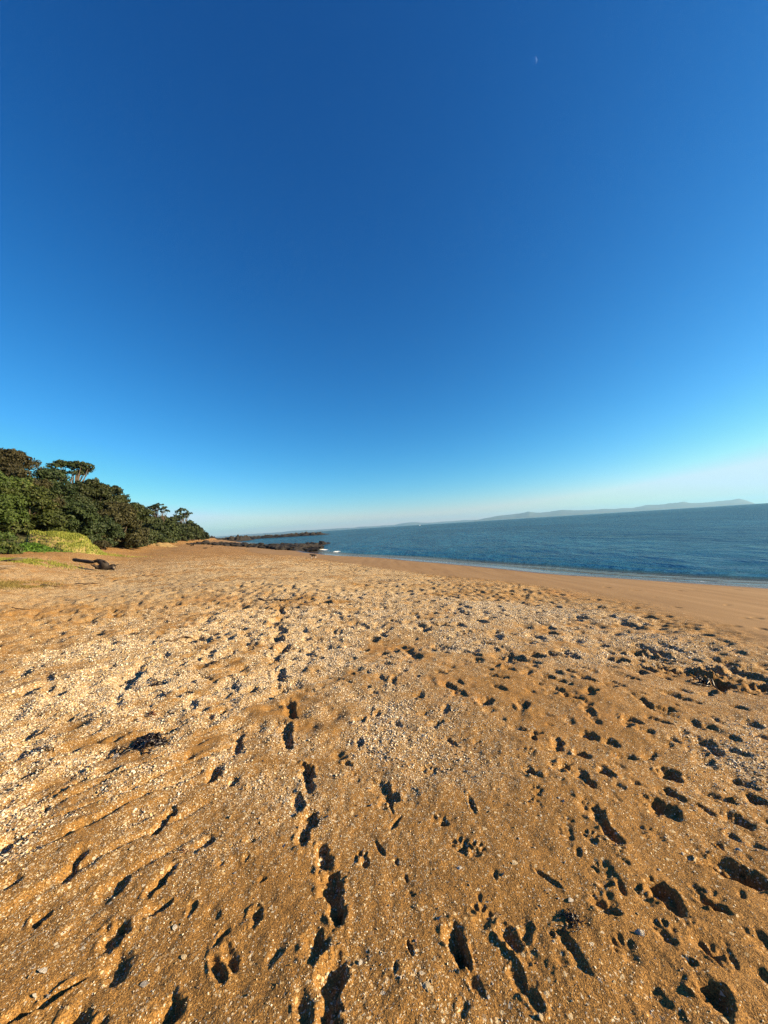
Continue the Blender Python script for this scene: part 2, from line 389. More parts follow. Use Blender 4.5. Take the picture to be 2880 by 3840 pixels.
# dents and heel marks: crop, x, y, half size, depth
for o, x, y, q, dpt in [
    (cB, 120, 1235, .032, .035), (cB, 1300, 1180, .05, .05), (cB, 1345, 1270, .03, .03), (cB, 905, 620, .02, .024), (cB, 700, 622, .024, .02),
    (cB, 1000, 835, .016, .018), (cB, 970, 730, .014, .014), (cB, 1445, 880, .018, .016), (cB, 1330, 545, .018, .016), (cB, 1545, 740, .02, .016),
    (cB, 1215, 380, .026, .02), (cB, 1420, 1440, .03, .02), (cB, 1340, 1600, .025, .02), (cB, 0, 970, .03, .03), (cB, 40, 745, .02, .018), (cB, 1660, 1180, .045, .04),
    (cD, 540, 1065, .055, .05), (cD, 595, 1112, .03, .03), (cD, 670, 970, .045, .04), (cD, 705, 1032, .03, .03), (cD, 780, 790, .045, .04), (cD, 920, 860, .04, .035),
    (cD, 1060, 685, .06, .04), (cD, 760, 662, .045, .04), (cD, 720, 630, .045, .04), (cD, 1225, 778, .055, .045), (cD, 1280, 690, .05, .035), (cD, 1280, 715, .035, .03),
    (cD, 1515, 790, .06, .045), (cD, 1600, 850, .05, .03), (cD, 1135, 590, .06, .045), (cD, 1200, 545, .05, .035), (cD, 1255, 540, .035, .03), (cD, 770, 325, .09, .06),
    (cD, 825, 355, .06, .045), (cD, 860, 440, .06, .045), (cD, 410, 440, .07, .05), (cD, 575, 250, .09, .06), (cD, 595, 182, .1, .06), (cD, 710, 265, .09, .05),
    (cD, 515, 270, .08, .05), (cD, 430, 187, .12, .06), (cD, 450, 102, .14, .07), (cD, 400, 262, .1, .05), (cD, 255, 288, .09, .05), (cD, 320, 375, .07, .045),
    (cD, 1355, 1015, .035, .02), (cD, 1435, 980, .03, .03), (cD, 1235, 1150, .035, .035), (cD, 270, 870, .025, .022), (cD, 1080, 790, .035, .03), (cD, 630, 450, .05, .03),
    (cD, 620, 540, .04, .03), (cD, 675, 540, .045, .03), (cD, 910, 560, .06, .04), (cD, 890, 590, .06, .035), (cD, 1045, 570, .05, .03), (cD, 960, 510, .06, .03), (cD, 1310, 800, .03, .02),
    (cD, 1100, 270, .12, .07), (cD, 1200, 252, .1, .06), (cD, 1240, 266, .1, .06), (cD, 1330, 260, .1, .05), (cD, 1290, 320, .1, .05), (cD, 1330, 296, .09, .05), (cD, 1420, 302, .1, .05),
    (cD, 1490, 366, .1, .06), (cD, 1560, 380, .09, .05), (cD, 1620, 400, .08, .05), (cD, 1645, 425, .08, .05), (cD, 1220, 326, .08, .04), (cD, 1150, 180, .12, .06), (cD, 1120, 215, .12, .06),
    (cD, 1055, 212, .13, .07), (cD, 1030, 166, .13, .06), (cD, 980, 236, .1, .05), (cD, 920, 240, .08, .04), (cD, 1150, 402, .08, .05), (cD, 1240, 390, .07, .04), (cD, 1230, 415, .06, .04),
    (cD, 1420, 405, .08, .05), (cD, 1350, 410, .07, .04), (cD, 1440, 462, .06, .04), (cD, 1565, 452, .08, .05), (cD, 1640, 528, .07, .05), (cD, 1560, 502, .06, .04), (cD, 1510, 525, .06, .04),
    (cE, 520, 540, .09, .06), (cE, 480, 590, .075, .05), (cE, 300, 550, .07, .045), (cE, 365, 540, .08, .05), (cE, 130, 502, .08, .05), (cE, 150, 526, .07, .05), (cE, 100, 550, .07, .045),
    (cE, 30, 455, .14, .07), (cE, 310, 660, .07, .045), (cE, 255, 682, .065, .045), (cE, 405, 685, .07, .045), (cE, 510, 675, .07, .045), (cE, 120, 665, .05, .04), (cE, 170, 620, .05, .03),
    (cE, 390, 750, .07, .05), (cE, 497, 752, .055, .035), (cE, 500, 805, .075, .055), (cE, 540, 870, .06, .045), (cE, 365, 860, .06, .045), (cE, 225, 825, .045, .03), (cE, 160, 845, .04, .025),
    (cE, 730, 1085, .06, .045), (cE, 890, 1080, .06, .05), (cE, 30, 900, .045, .04), (cE, 90, 920, .03, .03), (cE, 155, 937, .045, .03), (cE, 140, 975, .035, .03), (cE, 245, 885, .03, .02),
    (cE, 1020, 795, .06, .05), (cE, 1020, 835, .06, .03), (cE, 770, 860, .055, .04), (cE, 750, 890, .05, .035), (cE, 830, 880, .035, .03), (cE, 700, 900, .05, .02), (cE, 1280, 910, .05, .03),
    (cE, 1460, 1070, .05, .04), (cE, 1180, 1040, .05, .04), (cE, 1215, 1075, .03, .03), (cE, 1265, 1075, .03, .03), (cE, 1135, 992, .04, .03), (cE, 1060, 995, .04, .03), (cE, 1020, 1020, .03, .02),
    (cE, 1110, 945, .045, .03), (cE, 1240, 1130, .05, .035), (cE, 1275, 1120, .035, .03), (cE, 840, 930, .05, .03), (cE, 1000, 420, .1, .06), (cE, 950, 400, .08, .06), (cE, 1060, 386, .12, .05),
    (cE, 1350, 456, .1, .05), (cE, 1270, 480, .1, .05), (cE, 1130, 465, .08, .04), (cE, 1280, 505, .1, .05), (cE, 1440, 530, .12, .06), (cE, 1640, 495, .12, .05), (cE, 620, 495, .08, .035), (cE, 655, 455, .09, .05),
    (cE, 890, 522, .09, .03), (cE, 1060, 520, .16, .05), (cE, 1025, 540, .07, .05), (cE, 750, 240, .22, .08), (cE, 850, 266, .16, .06), (cE, 340, 160, .2, .07), (cE, 490, 135, .25, .07), (cE, 80, 255, .15, .05),
    (cE, 330, 1150, .05, .04), (cE, 440, 1195, .05, .045), (cE, 600, 1195, .05, .04), (cE, 110, 1190, .05, .035),
    (cC, 430, 610, .024, .022), (cC, 1430, 492, .026, .026), (cC, 1605, 562, .03, .026), (cC, 1520, 625, .025, .02), (cC, 1340, 545, .022, .02), (cC, 1270, 520, .02, .014),
    (cC, 640, 760, .024, .026), (cC, 610, 830, .026, .026), (cC, 710, 850, .022, .022), (cC, 740, 690, .022, .016), (cC, 1200, 850, .022, .018), (cC, 1490, 890, .02, .016),
    (cC, 1310, 965, .035, .032), (cC, 610, 990, .035, .035), (cC, 150, 1330, .06, .032), (cC, 90, 1110, .03, .025), (cC, 265, 1140, .016, .018), (cC, 1010, 1190, .022, .022), (cC, 1060, 1222, .016, .02),
    (cC, 1330, 1340, .026, .024), (cC, 1440, 1340, .024, .022), (cC, 1170, 1360, .02, .015), (cC, 1210, 1550, .02, .018), (cC, 1270, 1600, .022, .02), (cC, 1640, 1440, .04, .03), (cC, 40, 1430, .03, .03),
    (cC, 130, 1550, .03, .02), (cC, 480, 1390, .02, .015), (cC, 1200, 370, .03, .026), (cC, 1080, 345, .022, .022), (cC, 1040, 300, .02, .018), (cC, 930, 345, .035, .03), (cC, 940, 300, .03, .02),
    (cC, 265, 110, .04, .03), (cC, 340, 30, .04, .035), (cC, 610, 85, .045, .035), (cC, 700, 180, .035, .025), (cC, 655, 240, .035, .025), (cC, 1420, 200, .035, .03), (cC, 820, 155, .03, .025), (cC, 1650, 380, .035, .03),
    (cA, 1620, 490, .03, .03), (cA, 1425, 650, .018, .018), (cA, 1240, 930, .025, .022), (cA, 1380, 965, .035, .022), (cA, 1430, 1110, .03, .028), (cA, 1195, 575, .03, .026), (cA, 1520, 1300, .02, .016), (cA, 1650, 1000, .03, .026),
    (cA, 1110, 320, .036, .03), (cA, 620, 1700, .03, .02), (cA, 1260, 140, .025, .02), (cA, 1590, 610, .02, .02),
    (cF, 1360, 845, .05, .045), (cF, 1440, 800, .05, .045), (cF, 1500, 745, .055, .04), (cF, 1640, 650, .06, .05), (cF, 1590, 565, .06, .045), (cF, 1470, 690, .05, .04), (cF, 1510, 630, .05, .04), (cF, 1250, 610, .05, .035),
    (cF, 1140, 575, .045, .035), (cF, 1330, 415, .07, .05), (cF, 1470, 445, .07, .05), (cF, 1170, 470, .07, .05), (cF, 1280, 485, .06, .04), (cF, 1060, 270, .12, .06), (cF, 1060, 220, .12, .06), (cF, 1030, 370, .08, .05), (cF, 1350, 480, .06, .04),
    (cF, 820, 175, .14, .06), (cF, 640, 160, .14, .06), (cF, 550, 75, .2, .07), (cF, 560, 110, .16, .06), (cF, 480, 432, .07, .045), (cF, 380, 435, .07, .04), (cF, 330, 395, .07, .04), (cF, 400, 155, .12, .05), (cF, 300, 220, .1, .05), (cF, 390, 250, .12, .05),
    (cF, 200, 375, .06, .04), (cF, 70, 520, .06, .045), (cF, 270, 515, .05, .04), (cF, 440, 640, .05, .035), (cF, 830, 800, .045, .035), (cF, 500, 765, .04, .03), (cF, 20, 710, .05, .04), (cF, 120, 760, .05, .03), (cF, 860, 880, .05, .035),
    (cF, 800, 960, .05, .04), (cF, 470, 1075, .045, .035), (cF, 330, 1150, .05, .035), (cF, 130, 1100, .05, .035), (cF, 780, 1100, .04, .03), (cF, 1390, 1190, .05, .035), (cF, 930, 700, .04, .03), (cF, 660, 700, .04, .025)]:
    p = cp(o, x, y)
    pit(p.x, p.y, q * random.uniform(1.0, 1.6), q * random.uniform(.65, .95), dpt * random.choice((.28, .42, .54, .62, .7)), random.gauss(-.5, .7), random.uniform(.2, .45), 0, 0, random.uniform(.4, .85))
# scuffed steps that fill the line of the trail
for x, y in [(215, 738), (150, 655), (140, 540), (128, 462), (165, 398), (150, 335), (150, 264), (122, 214), (160, 178), (150, 160), (170, 145), (150, 132)]:
    p = cp(cD, x, y); q = 0.03 + 0.011 * math.hypot(p.x, p.y)
    pit(p.x, p.y, q * 1.5, q * .9, q * .8, random.gauss(-.2, .3), .3, 0, 0, .6)
# dog tracks
for o, x, y, k in [(cC, 160, 220, 1), (cC, 170, 300, 1), (cC, 360, 430, 1), (cC, 365, 505, 1), (cC, 515, 530, 1), (cC, 800, 150, 1.2), (cC, 930, 310, 1.4), (cC, 945, 500, 1.3), (cC, 590, 760, 1.2),
                   (cC, 590, 980, 1.3), (cC, 1020, 1185, 1.1), (cC, 775, 1300, 1.1), (cC, 1310, 960, 1.3), (cB, 1420, 590, 1.1), (cB, 1470, 1050, 1.2), (cB, 1210, 375, 1.1), (cB, 640, 90, 1.3), (cB, 1130, 50, 1.4),
                   (cC, 1230, 660, 1.0), (cC, 1490, 780, 1.2), (cE, 115, 1085, 1.3), (cE, 210, 1055, 1.2), (cE, 700, 1160, 1.4), (cC, 300, 60, 1.2), (cC, 430, 1330, 1.2), (cB, 700, 620, 1.1), (cC, 870, 930, 1.0),
                   (cC, 1350, 1330, 1.1), (cB, 820, 250, 1.2), (cB, 1330, 560, 1.2), (cC, 940, 270, 1.2)]:
    p = cp(o, x, y)
    paw(p.x, p.y, random.uniform(-0.9, 0.7), k)
# a dug-over patch right of the trail
dug = cp(cE, 1560, 570)
for k in range(26):
    a = random.uniform(0, 6.28); q = random.uniform(0, 1) ** .5
    pit(dug.x + math.cos(a) * q * .75, dug.y + math.sin(a) * q * .5, random.uniform(.08, .2), random.uniform(.06, .13), random.uniform(.03, .1), random.uniform(-1, 1), .35)
d2 = cp(cE, 1000, 480)
for k in range(16):
    pit(d2.x + random.gauss(0, .45), d2.y + random.gauss(0, .35), random.uniform(.08, .18), random.uniform(.05, .1), random.uniform(.02, .06), random.uniform(-1.3, .6), .4)
# the many prints nobody tells apart
cnt = 0
while cnt < 2600:
    rad = random.uniform(1.2, 16) if random.random() < .75 else random.uniform(6, 34)
    a = R(random.uniform(-60, 60))
    x, y = rad * math.sin(a), rad * math.cos(a)
    u = float(uof(x, y)); cnt += 1
    if u < float(ue(y)):
        if random.random() > 0.14: continue
    if rad < 4 and random.random() < .93: continue
    if random.random() < .35: continue
    q = random.uniform(.03, .075) if rad < 5 else random.uniform(.05, .12)
    e = random.uniform(1.0, 2.2)
    ang = random.gauss(-0.45, 0.5)
    pit(x, y, q * e, q, q * random.uniform(.18, .5), ang, random.uniform(.15, .35), random.uniform(-.2, .3), 0.2 if e > 1.7 else 0, .45)

def hs(x, y):
    """finished height of the sand"""
    rc = math.hypot(x, y); a = math.atan2(x, y)
    i = min(max(int(np.searchsorted(RR, rc)) - 1, 0), NR - 2); j = min(max(int(np.searchsorted(AA, a)) - 1, 0), NA - 2)
    fr = min(max((rc - RR[i]) / (RR[i + 1] - RR[i]), 0), 1); fa = min(max((a - AA[j]) / (AA[j + 1] - AA[j]), 0), 1)
    return float((GZ[i, j] * (1 - fr) + GZ[i + 1, j] * fr) * (1 - fa) + (GZ[i, j + 1] * (1 - fr) + GZ[i + 1, j + 1] * fr) * fa)
def hsv(x, y):
    rc = np.hypot(x, y); a = np.arctan2(x, y)
    i = np.clip(np.searchsorted(RR, rc) - 1, 0, NR - 2); j = np.clip(np.searchsorted(AA, a) - 1, 0, NA - 2)
    fr = np.clip((rc - RR[i]) / (RR[i + 1] - RR[i]), 0, 1); fa = np.clip((a - AA[j]) / (AA[j + 1] - AA[j]), 0, 1)
    return (GZ[i, j] * (1 - fr) + GZ[i + 1, j] * fr) * (1 - fa) + (GZ[i, j + 1] * (1 - fr) + GZ[i + 1, j + 1] * fr) * fa

# ------------------------------------------------------------------ materials: ground and water
m = NT('beach_sand')
pos = m.n('ShaderNodeTexCoord').outputs['Object']
shell = m.attr('shell').outputs['Fac']; wet = m.attr('wet').outputs['Fac']; veg = m.attr('veg').outputs['Fac']; firm = m.attr('firm').outputs['Fac']
big = m.noise(pos, 0.35, 4, 0.6); mid = m.noise(pos, 2.6, 4, 0.6); fine = m.noise(pos, 55, 3, 0.7); grit = m.noise(pos, 330, 2, 0.7)
c1 = m.ramp(big.outputs[0], [(0.32, (0.1771, 0.0955, 0.0269)), (0.52, (0.2281, 0.1264, 0.0358)), (0.70, (0.2739, 0.1395, 0.0448))])
c2 = m.mix(m.ramp(mid.outputs[0], [(0.35, (0, 0, 0)), (0.7, (1, 1, 1))]), c1, (0.1935, 0.1076, 0.0296))
grit2 = m.noise(pos, 150, 2, 0.7)
gritc2 = m.ramp(grit2.outputs[0], [(0.36, (0.42, 0.36, 0.30)), (0.5, (1, 1, 1)), (0.62, (1.5, 1.45, 1.35))])
gritc = m.ramp(grit.outputs[0], [(0.34, (0.30, 0.22, 0.16)), (0.5, (1, 1, 1)), (0.64, (1.55, 1.5, 1.4))])
c3 = m.mix(0.85, c2, gritc, 'MULTIPLY')
c3 = m.mix(0.75, c3, gritc2, 'MULTIPLY')
mpf = m.n('ShaderNodeMapping', i_Vector=pos, i_Rotation=(0, 0, R(-31)), i_Scale=(1.6, 0.12, 1.0))     # faint swash streaks along the shore
stk = m.noise(mpf.outputs[0], 1.3, 4, 0.65)
fcol = m.ramp(stk.outputs[0], [(0.30, (0.168, 0.098, 0.040)), (0.5, (0.212, 0.130, 0.056)), (0.68, (0.250, 0.158, 0.074))])
c3 = m.mix(m.math('MULTIPLY', firm, 0.8), c3, fcol)
vor = m.n('ShaderNodeTexVoronoi', i_Vector=pos, i_Scale=190.0)
vor2 = m.n('ShaderNodeTexVoronoi', i_Vector=pos, i_Scale=85.0)
sep = m.n('ShaderNodeSeparateColor', i_Color=vor.outputs['Color']); sep2 = m.n('ShaderNodeSeparateColor', i_Color=vor2.outputs['Color'])
chipc = m.ramp(sep.outputs[0], [(0.0, (0.4721, 0.3746, 0.2302)), (0.28, (0.4234, 0.2906, 0.1210)), (0.42, (0.5141, 0.4477, 0.3268)), (0.62, (0.3142, 0.2058, 0.0907)), (0.76, (0.2302, 0.1512, 0.0790)), (0.86, (0.3990, 0.3268, 0.2419)), (0.95, (0.1210, 0.0722, 0.0361))], 'CONSTANT')
chip2 = m.ramp(sep2.outputs[0], [(0.0, (0.4595, 0.3629, 0.2176)), (0.4, (0.3990, 0.2780, 0.1327)), (0.6, (0.5082, 0.4351, 0.3142)), (0.85, (0.2176, 0.1453, 0.0790))], 'CONSTANT')
f1 = m.math('LESS_THAN', sep.outputs[1], m.math('MULTIPLY', shell, 0.68))
f2 = m.math('LESS_THAN', sep2.outputs[1], m.math('MULTIPLY', shell, 0.16))
c4 = m.mix(f1, c3, chipc)
c4 = m.mix(f2, c4, chip2)
c5 = m.mix(wet, c4, (0.085, 0.052, 0.034))
litter = m.ramp(fine.outputs[0], [(0.3, (0.018, 0.018, 0.008)), (0.6, (0.045, 0.05, 0.018)), (0.75, (0.08, 0.07, 0.03))])
c6 = m.mix(veg, c5, litter)
rough = m.math('SUBTRACT', 0.92, m.math('MULTIPLY', wet, 0.78))
hgt = m.math('ADD', m.math('MULTIPLY', grit.outputs[0], m.math('SUBTRACT', 0.0022, m.math('MULTIPLY', firm, 0.0014))), m.math('MULTIPLY', fine.outputs[0], m.math('SUBTRACT', 0.006, m.math('MULTIPLY', firm, 0.0052))))
hgt = m.math('ADD', hgt, m.math('MULTIPLY', grit2.outputs[0], m.math('SUBTRACT', 0.0065, m.math('MULTIPLY', firm, 0.0055))))
hgt = m.math('ADD', hgt, m.math('MULTIPLY', m.math('MULTIPLY', f1, sep.outputs[2]), 0.006))
hgt = m.math('ADD', hgt, m.math('MULTIPLY', m.math('MULTIPLY', f2, sep2.outputs[2]), 0.007))
hgt = m.math('MULTIPLY', hgt, m.math('SUBTRACT', 1.0, wet))
bmp = m.n('ShaderNodeBump', i_Height=hgt, i_Strength=0.9, i_Distance=1.0)
m.bsdf(i_Base__Color=c6, i_Roughness=rough, i_Normal=bmp.outputs[0]).inputs['Specular IOR Level'].default_value = 0.3
M_SAND = m.mat

m = NT('sea_water')
pos = m.n('ShaderNodeTexCoord').outputs['Object']
off = m.attr('off').outputs['Fac']; foam = m.attr('foam').outputs['Fac']
mp = m.n('ShaderNodeMapping', i_Vector=pos, i_Rotation=(0, 0, R(-32)), i_Scale=(1.0, 0.42, 1.0))
n1 = m.noise(mp.outputs[0], 1.5, 4, 0.62); n2 = m.noise(mp.outputs[0], 0.22, 3, 0.55); n3 = m.noise(pos, 0.012, 4, 0.6); n4 = m.noise(mp.outputs[0], 6.0, 2, .6)
mpb = m.n('ShaderNodeMapping', i_Vector=pos, i_Rotation=(0, 0, R(-36)), i_Scale=(0.055, 0.010, 1.0))     # slicks and cat's-paws lying along the shore
n5 = m.noise(mpb.outputs[0], 1.0, 4, 0.6)
deep = m.mix(m.ramp(n3.outputs[0], [(0.38, (0, 0, 0)), (0.65, (1, 1, 1))]), (0.009, 0.055, 0.100), (0.013, 0.073, 0.126))
shal = m.mix(m.ramp(off, [(0.0, (0, 0, 0)), (1.0, (1, 1, 1))]), (0.062, 0.052, 0.044), deep)
fn = m.noise(pos, 7.0, 4, 0.7)
ff = m.ramp(m.math('MULTIPLY', m.math('ADD', foam, 0.0), m.math('MULTIPLY', fn.outputs[0], 2.0)), [(0.38, (0, 0, 0)), (0.62, (1, 1, 1))])
shal = m.mix(0.8, shal, m.ramp(n5.outputs[0], [(0.34, (0.62, 0.70, 0.74)), (0.5, (1, 1, 1)), (0.66, (1.5, 1.42, 1.35))]), 'MULTIPLY')
col = m.mix(ff, shal, (0.82, 0.84, 0.84))
amp = m.math('ADD', 0.12, m.math('MULTIPLY', off, 0.88))
hh = m.math('ADD', m.math('MULTIPLY', n1.outputs[0], 0.20), m.math('ADD', m.math('MULTIPLY', n2.outputs[0], 1.1), m.math('MULTIPLY', n4.outputs[0], 0.03)))
bmp = m.n('ShaderNodeBump', i_Height=m.math('MULTIPLY', hh, amp), i_Strength=1.0, i_Distance=1.0)
dif = m.n('ShaderNodeBsdfDiffuse', i_Color=col, i_Normal=bmp.outputs[0])
glo = m.n('ShaderNodeBsdfGlossy', i_Color=(1, 1, 1, 1), i_Roughness=m.math('ADD', 0.10, m.math('MULTIPLY', ff, 0.6)), i_Normal=bmp.outputs[0])
fr_ = m.n('ShaderNodeFresnel', i_IOR=1.33, i_Normal=bmp.outputs[0])
# wave faces hide one another at low angles, so a ruffled sea never mirrors fully; the thin wash on the sand does
lim = m.math('SUBTRACT', 0.34, m.math('MULTIPLY', off, 0.12))
mxs = m.n('ShaderNodeMixShader', i_0=m.math('MINIMUM', fr_.outputs[0], lim))
m.link(dif.outputs[0], mxs.inputs[1]); m.link(glo.outputs[0], mxs.inputs[2]); m.link(mxs.outputs[0], m.out.inputs['Surface'])
M_SEA = m.mat

# ------------------------------------------------------------------ beach mesh
def polar_faces(nr, na, wrap):
    i = np.arange(nr - 1)[:, None]; j = np.arange(na if wrap else na - 1)[None, :]
    jn = (j + 1) % na
    a = i * na + j; b_ = i * na + jn; c_ = (i + 1) * na + jn; d_ = (i + 1) * na + j
    return np.stack([a, d_, c_, b_], -1).reshape(-1, 4)
me = mesh_np('beach', np.stack([GX, GY, GZ], -1).reshape(-1, 3), polar_faces(NR, NA, True))
fattr(me, 'shell', SHELL)
wl = GU + 0.35 * fbm(GX * 0.25, GY * 0.25, 51, 2)
fattr(me, 'wet', np.clip(smooth(2.2, 0.9, wl), 0, 1))
fattr(me, 'firm', smooth(1.0, -0.7, GU - ue(GY) + 0.8 * fbm(GX * 0.3, GY * 0.3, 3, 2)))
k_ = ut(GY)
fattr(me, 'veg', smooth(k_ + 0.2, k_ + 1.8, GU + 0.8 * fbm(GX * .5, GY * .5, 53, 2)))
beach = tag(add('beach', me, M_SAND), kind='structure')
print('beach', NR, NA, len(me.polygons))

# ------------------------------------------------------------------ sea
sr = [3.0]
while sr[-1] < 16000: sr.append(sr[-1] + (0.015 if sr[-1] < 90 else 0.035) * sr[-1] + 0.004)
sr = np.array(sr)
sa_ = np.concatenate([np.radians(np.linspace(-180, -64, 20)[:-1]), np.radians(np.linspace(-64, 64, 460)), np.radians(np.linspace(64, 180, 20)[1:-1])])
sx = sr[:, None] * np.sin(sa_)[None]; sy = sr[:, None] * np.cos(sa_)[None]
o_ = -uof(sx, sy)                                    # metres offshore
ph = 0.9 * fbm(sx * 0.09, sy * 0.09, 61, 2)
nearw = smooth(220, 60, sr)[:, None]
def ridge(c, h, wf, wb):
    q = o_ - c - ph
    return h * np.where(q < 0, np.exp(-(q / wf) ** 2), np.exp(-(q / wb) ** 2)) * (0.75 + 0.9 * fbm(sx * .12, sy * .12, int(c * 7) + 63, 2))
sz = SEA + nearw * (ridge(3.4, 0.10, 0.25, 0.8) + ridge(6.6, 0.07, 0.6, 1.3) + ridge(1.3, 0.05, 0.25, 0.6) + ridge(11, 0.07, 1.0, 1.6))
sz += nearw * 0.05 * fbm(sx * 0.5, sy * 0.5, 67, 2) * smooth(1, 6, o_)
fo = smooth(0.75, 0.15, np.abs(o_ - 3.15 - ph)) * smooth(0.02, 0.22, fbm(sx * .16, sy * .16, 91, 2)) * 0.8
fo = np.maximum(fo, smooth(0.22, 0.04, np.abs(o_ - 0.1 - 0.25 * ph)) * 0.5 * smooth(-0.15, 0.2, fbm(sx * .3, sy * .3, 93, 2)))
fo = np.maximum(fo, smooth(1.6, 0.3, np.abs(o_ - 2.0)) * smooth(40, 52, sy) * smooth(75, 60, sy) * 0.12)
me = mesh_np('sea', np.stack([sx, sy, sz], -1).reshape(-1, 3), polar_faces(len(sr), len(sa_), True))
fattr(me, 'off', smooth(0.2, 3.6, o_) * (1 + 0 * o_))
fattr(me, 'foam', fo * nearw)
tag(add('sea', me, M_SEA), kind='structure')

# ------------------------------------------------------------------ plain materials
def simple(name, col, rough=0.8, var=0.35, scale=6.0, bump=0.02, spec=0.3, col2=None):
    m = NT(name)
    pos = m.n('ShaderNodeTexCoord').outputs['Object']
    n = m.noise(pos, scale, 5, 0.65)
    c2 = col2 or tuple(c * (1 - var) for c in col)
    c = m.mix(m.ramp(n.outputs[0], [(0.32, (0, 0, 0)), (0.66, (1, 1, 1))]), c2, col)
    bm = m.n('ShaderNodeBump', i_Height=n.outputs[0], i_Strength=0.8, i_Distance=bump)
    m.bsdf(i_Base__Color=c, i_Roughness=rough, i_Normal=bm.outputs[0]).inputs['Specular IOR Level'].default_value = spec
    return m.mat

def leafmat(name, dark, light, tip, tipamt=0.1):
    m = NT(name)
    t = m.attr('tint').outputs['Fac']
    oi = m.n('ShaderNodeObjectInfo').outputs['Random']
    c = m.ramp(t, [(0.0, dark), (0.62, light), (1 - tipamt, light), (1.0, tip)])
    hs_ = m.n('ShaderNodeHueSaturation', i_Color=c, i_Value=m.math('ADD', 0.82, m.math('MULTIPLY', oi, 0.36)), i_Hue=m.math('ADD', 0.485, m.math('MULTIPLY', oi, 0.03)))
    b = m.n('ShaderNodeBsdfPrincipled', i_Base__Color=hs_.outputs[0], i_Roughness=0.6)
    b.inputs['Specular IOR Level'].default_value = 0.25
    tr = m.n('ShaderNodeBsdfTranslucent', i_Color=hs_.outputs[0])
    mx = m.n('ShaderNodeMixShader', i_0=0.18)
    m.link(b.outputs[0], mx.inputs[1]); m.link(tr.outputs[0], mx.inputs[2])
    m.link(mx.outputs[0], m.out.inputs['Surface'])
    return m.mat
L_GREEN = leafmat('leaves_green', (0.0119, 0.0238, 0.0043), (0.0467, 0.0697, 0.0119), (0.2040, 0.1870, 0.0595), 0.12)
L_DARK = leafmat('leaves_dark', (0.0087, 0.0162, 0.0050), (0.0260, 0.0404, 0.0116), (0.0650, 0.0727, 0.0253), 0.15)
L_BROWN = leafmat('leaves_brown', (0.0120, 0.0123, 0.0043), (0.0400, 0.0378, 0.0127), (0.0720, 0.0660, 0.0255), 0.15)
L_OLIVE = leafmat('leaves_olive', (0.0090, 0.0152, 0.0043), (0.0328, 0.0475, 0.0119), (0.0738, 0.0855, 0.0255), 0.15)
L_LIME = leafmat('leaves_lime', (0.022, 0.062, 0.005), (0.06, 0.14, 0.012), (0.10, 0.19, 0.03), 0.15)
L_STRAW = leafmat('grass_straw', (0.0898, 0.0729, 0.0197), (0.1907, 0.1515, 0.0393), (0.2581, 0.2076, 0.0785), 0.15)
L_GRASS = leafmat('grass_green', (0.0813, 0.1094, 0.0134), (0.1952, 0.2105, 0.0337), (0.3091, 0.2861, 0.0673), 0.15)
M_BARK = simple('bark', (0.085, 0.066, 0.048), 0.9, 0.5, 5, 0.03)
M_ROCK = simple('reef_rock', (0.028, 0.023, 0.019), 0.85, 0.6, 1.7, 0.12, 0.25, (0.006, 0.0058, 0.0055))
M_LOG = simple('driftwood_dark', (0.030, 0.022, 0.017), 0.75, 0.6, 7, 0.04, 0.35)
M_LOGRAW = simple('driftwood_bleached', (0.19, 0.15, 0.11), 0.85, 0.5, 9, 0.03)
M_WEED = simple('seaweed', (0.020, 0.012, 0.008), 0.35, 0.6, 40, 0.002, 0.5)
M_WEEDRED = simple('seaweed_red', (0.13, 0.045, 0.018), 0.4, 0.6, 40, 0.002, 0.5)
M_TWIG = simple('twig', (0.15, 0.10, 0.06), 0.85, 0.5, 30, 0.003)
M_CLAY = simple('clay', (0.26, 0.185, 0.085), 0.95, 0.35, 1.6, 0.10)

# ------------------------------------------------------------------ tubes, leaves
def tube(pts, rads, n=7, jit=0.0, cap=True):
    pts = [Vector(p) for p in pts]; V = []; F = []
    for i, p in enumerate(pts):
        t = (pts[min(i + 1, len(pts) - 1)] - pts[max(i - 1, 0)]).normalized()
        a = t.orthogonal().normalized() if i == 0 else (pa - t * pa.dot(t)).normalized()
        pa = a; b_ = t.cross(a)
        for k in range(n):
            q = 2 * math.pi * k / n
            rr_ = rads[i] * (1 + random.uniform(-jit, jit))
            V.append(p + (a * math.cos(q) + b_ * math.sin(q)) * rr_)
    for i in range(len(pts) - 1):
        for k in range(n):
            F.append((i * n + k, i * n + (k + 1) % n, (i + 1) * n + (k + 1) % n, (i + 1) * n + k))
    if cap:
        F.append(tuple(range(n))[::-1]); F.append(tuple((len(pts) - 1) * n + k for k in range(n)))
    return V, F

def join(parts, name):
    V = []; F = []
    for v, f in parts:
        o = len(V); V += [tuple(q) for q in v]; F += [tuple(i + o for i in g) for g in f]
    me = bpy.data.meshes.new(name); me.from_pydata(V, [], F); me.update()
    me.polygons.foreach_set('use_smooth', [True] * len(me.polygons))
    return me

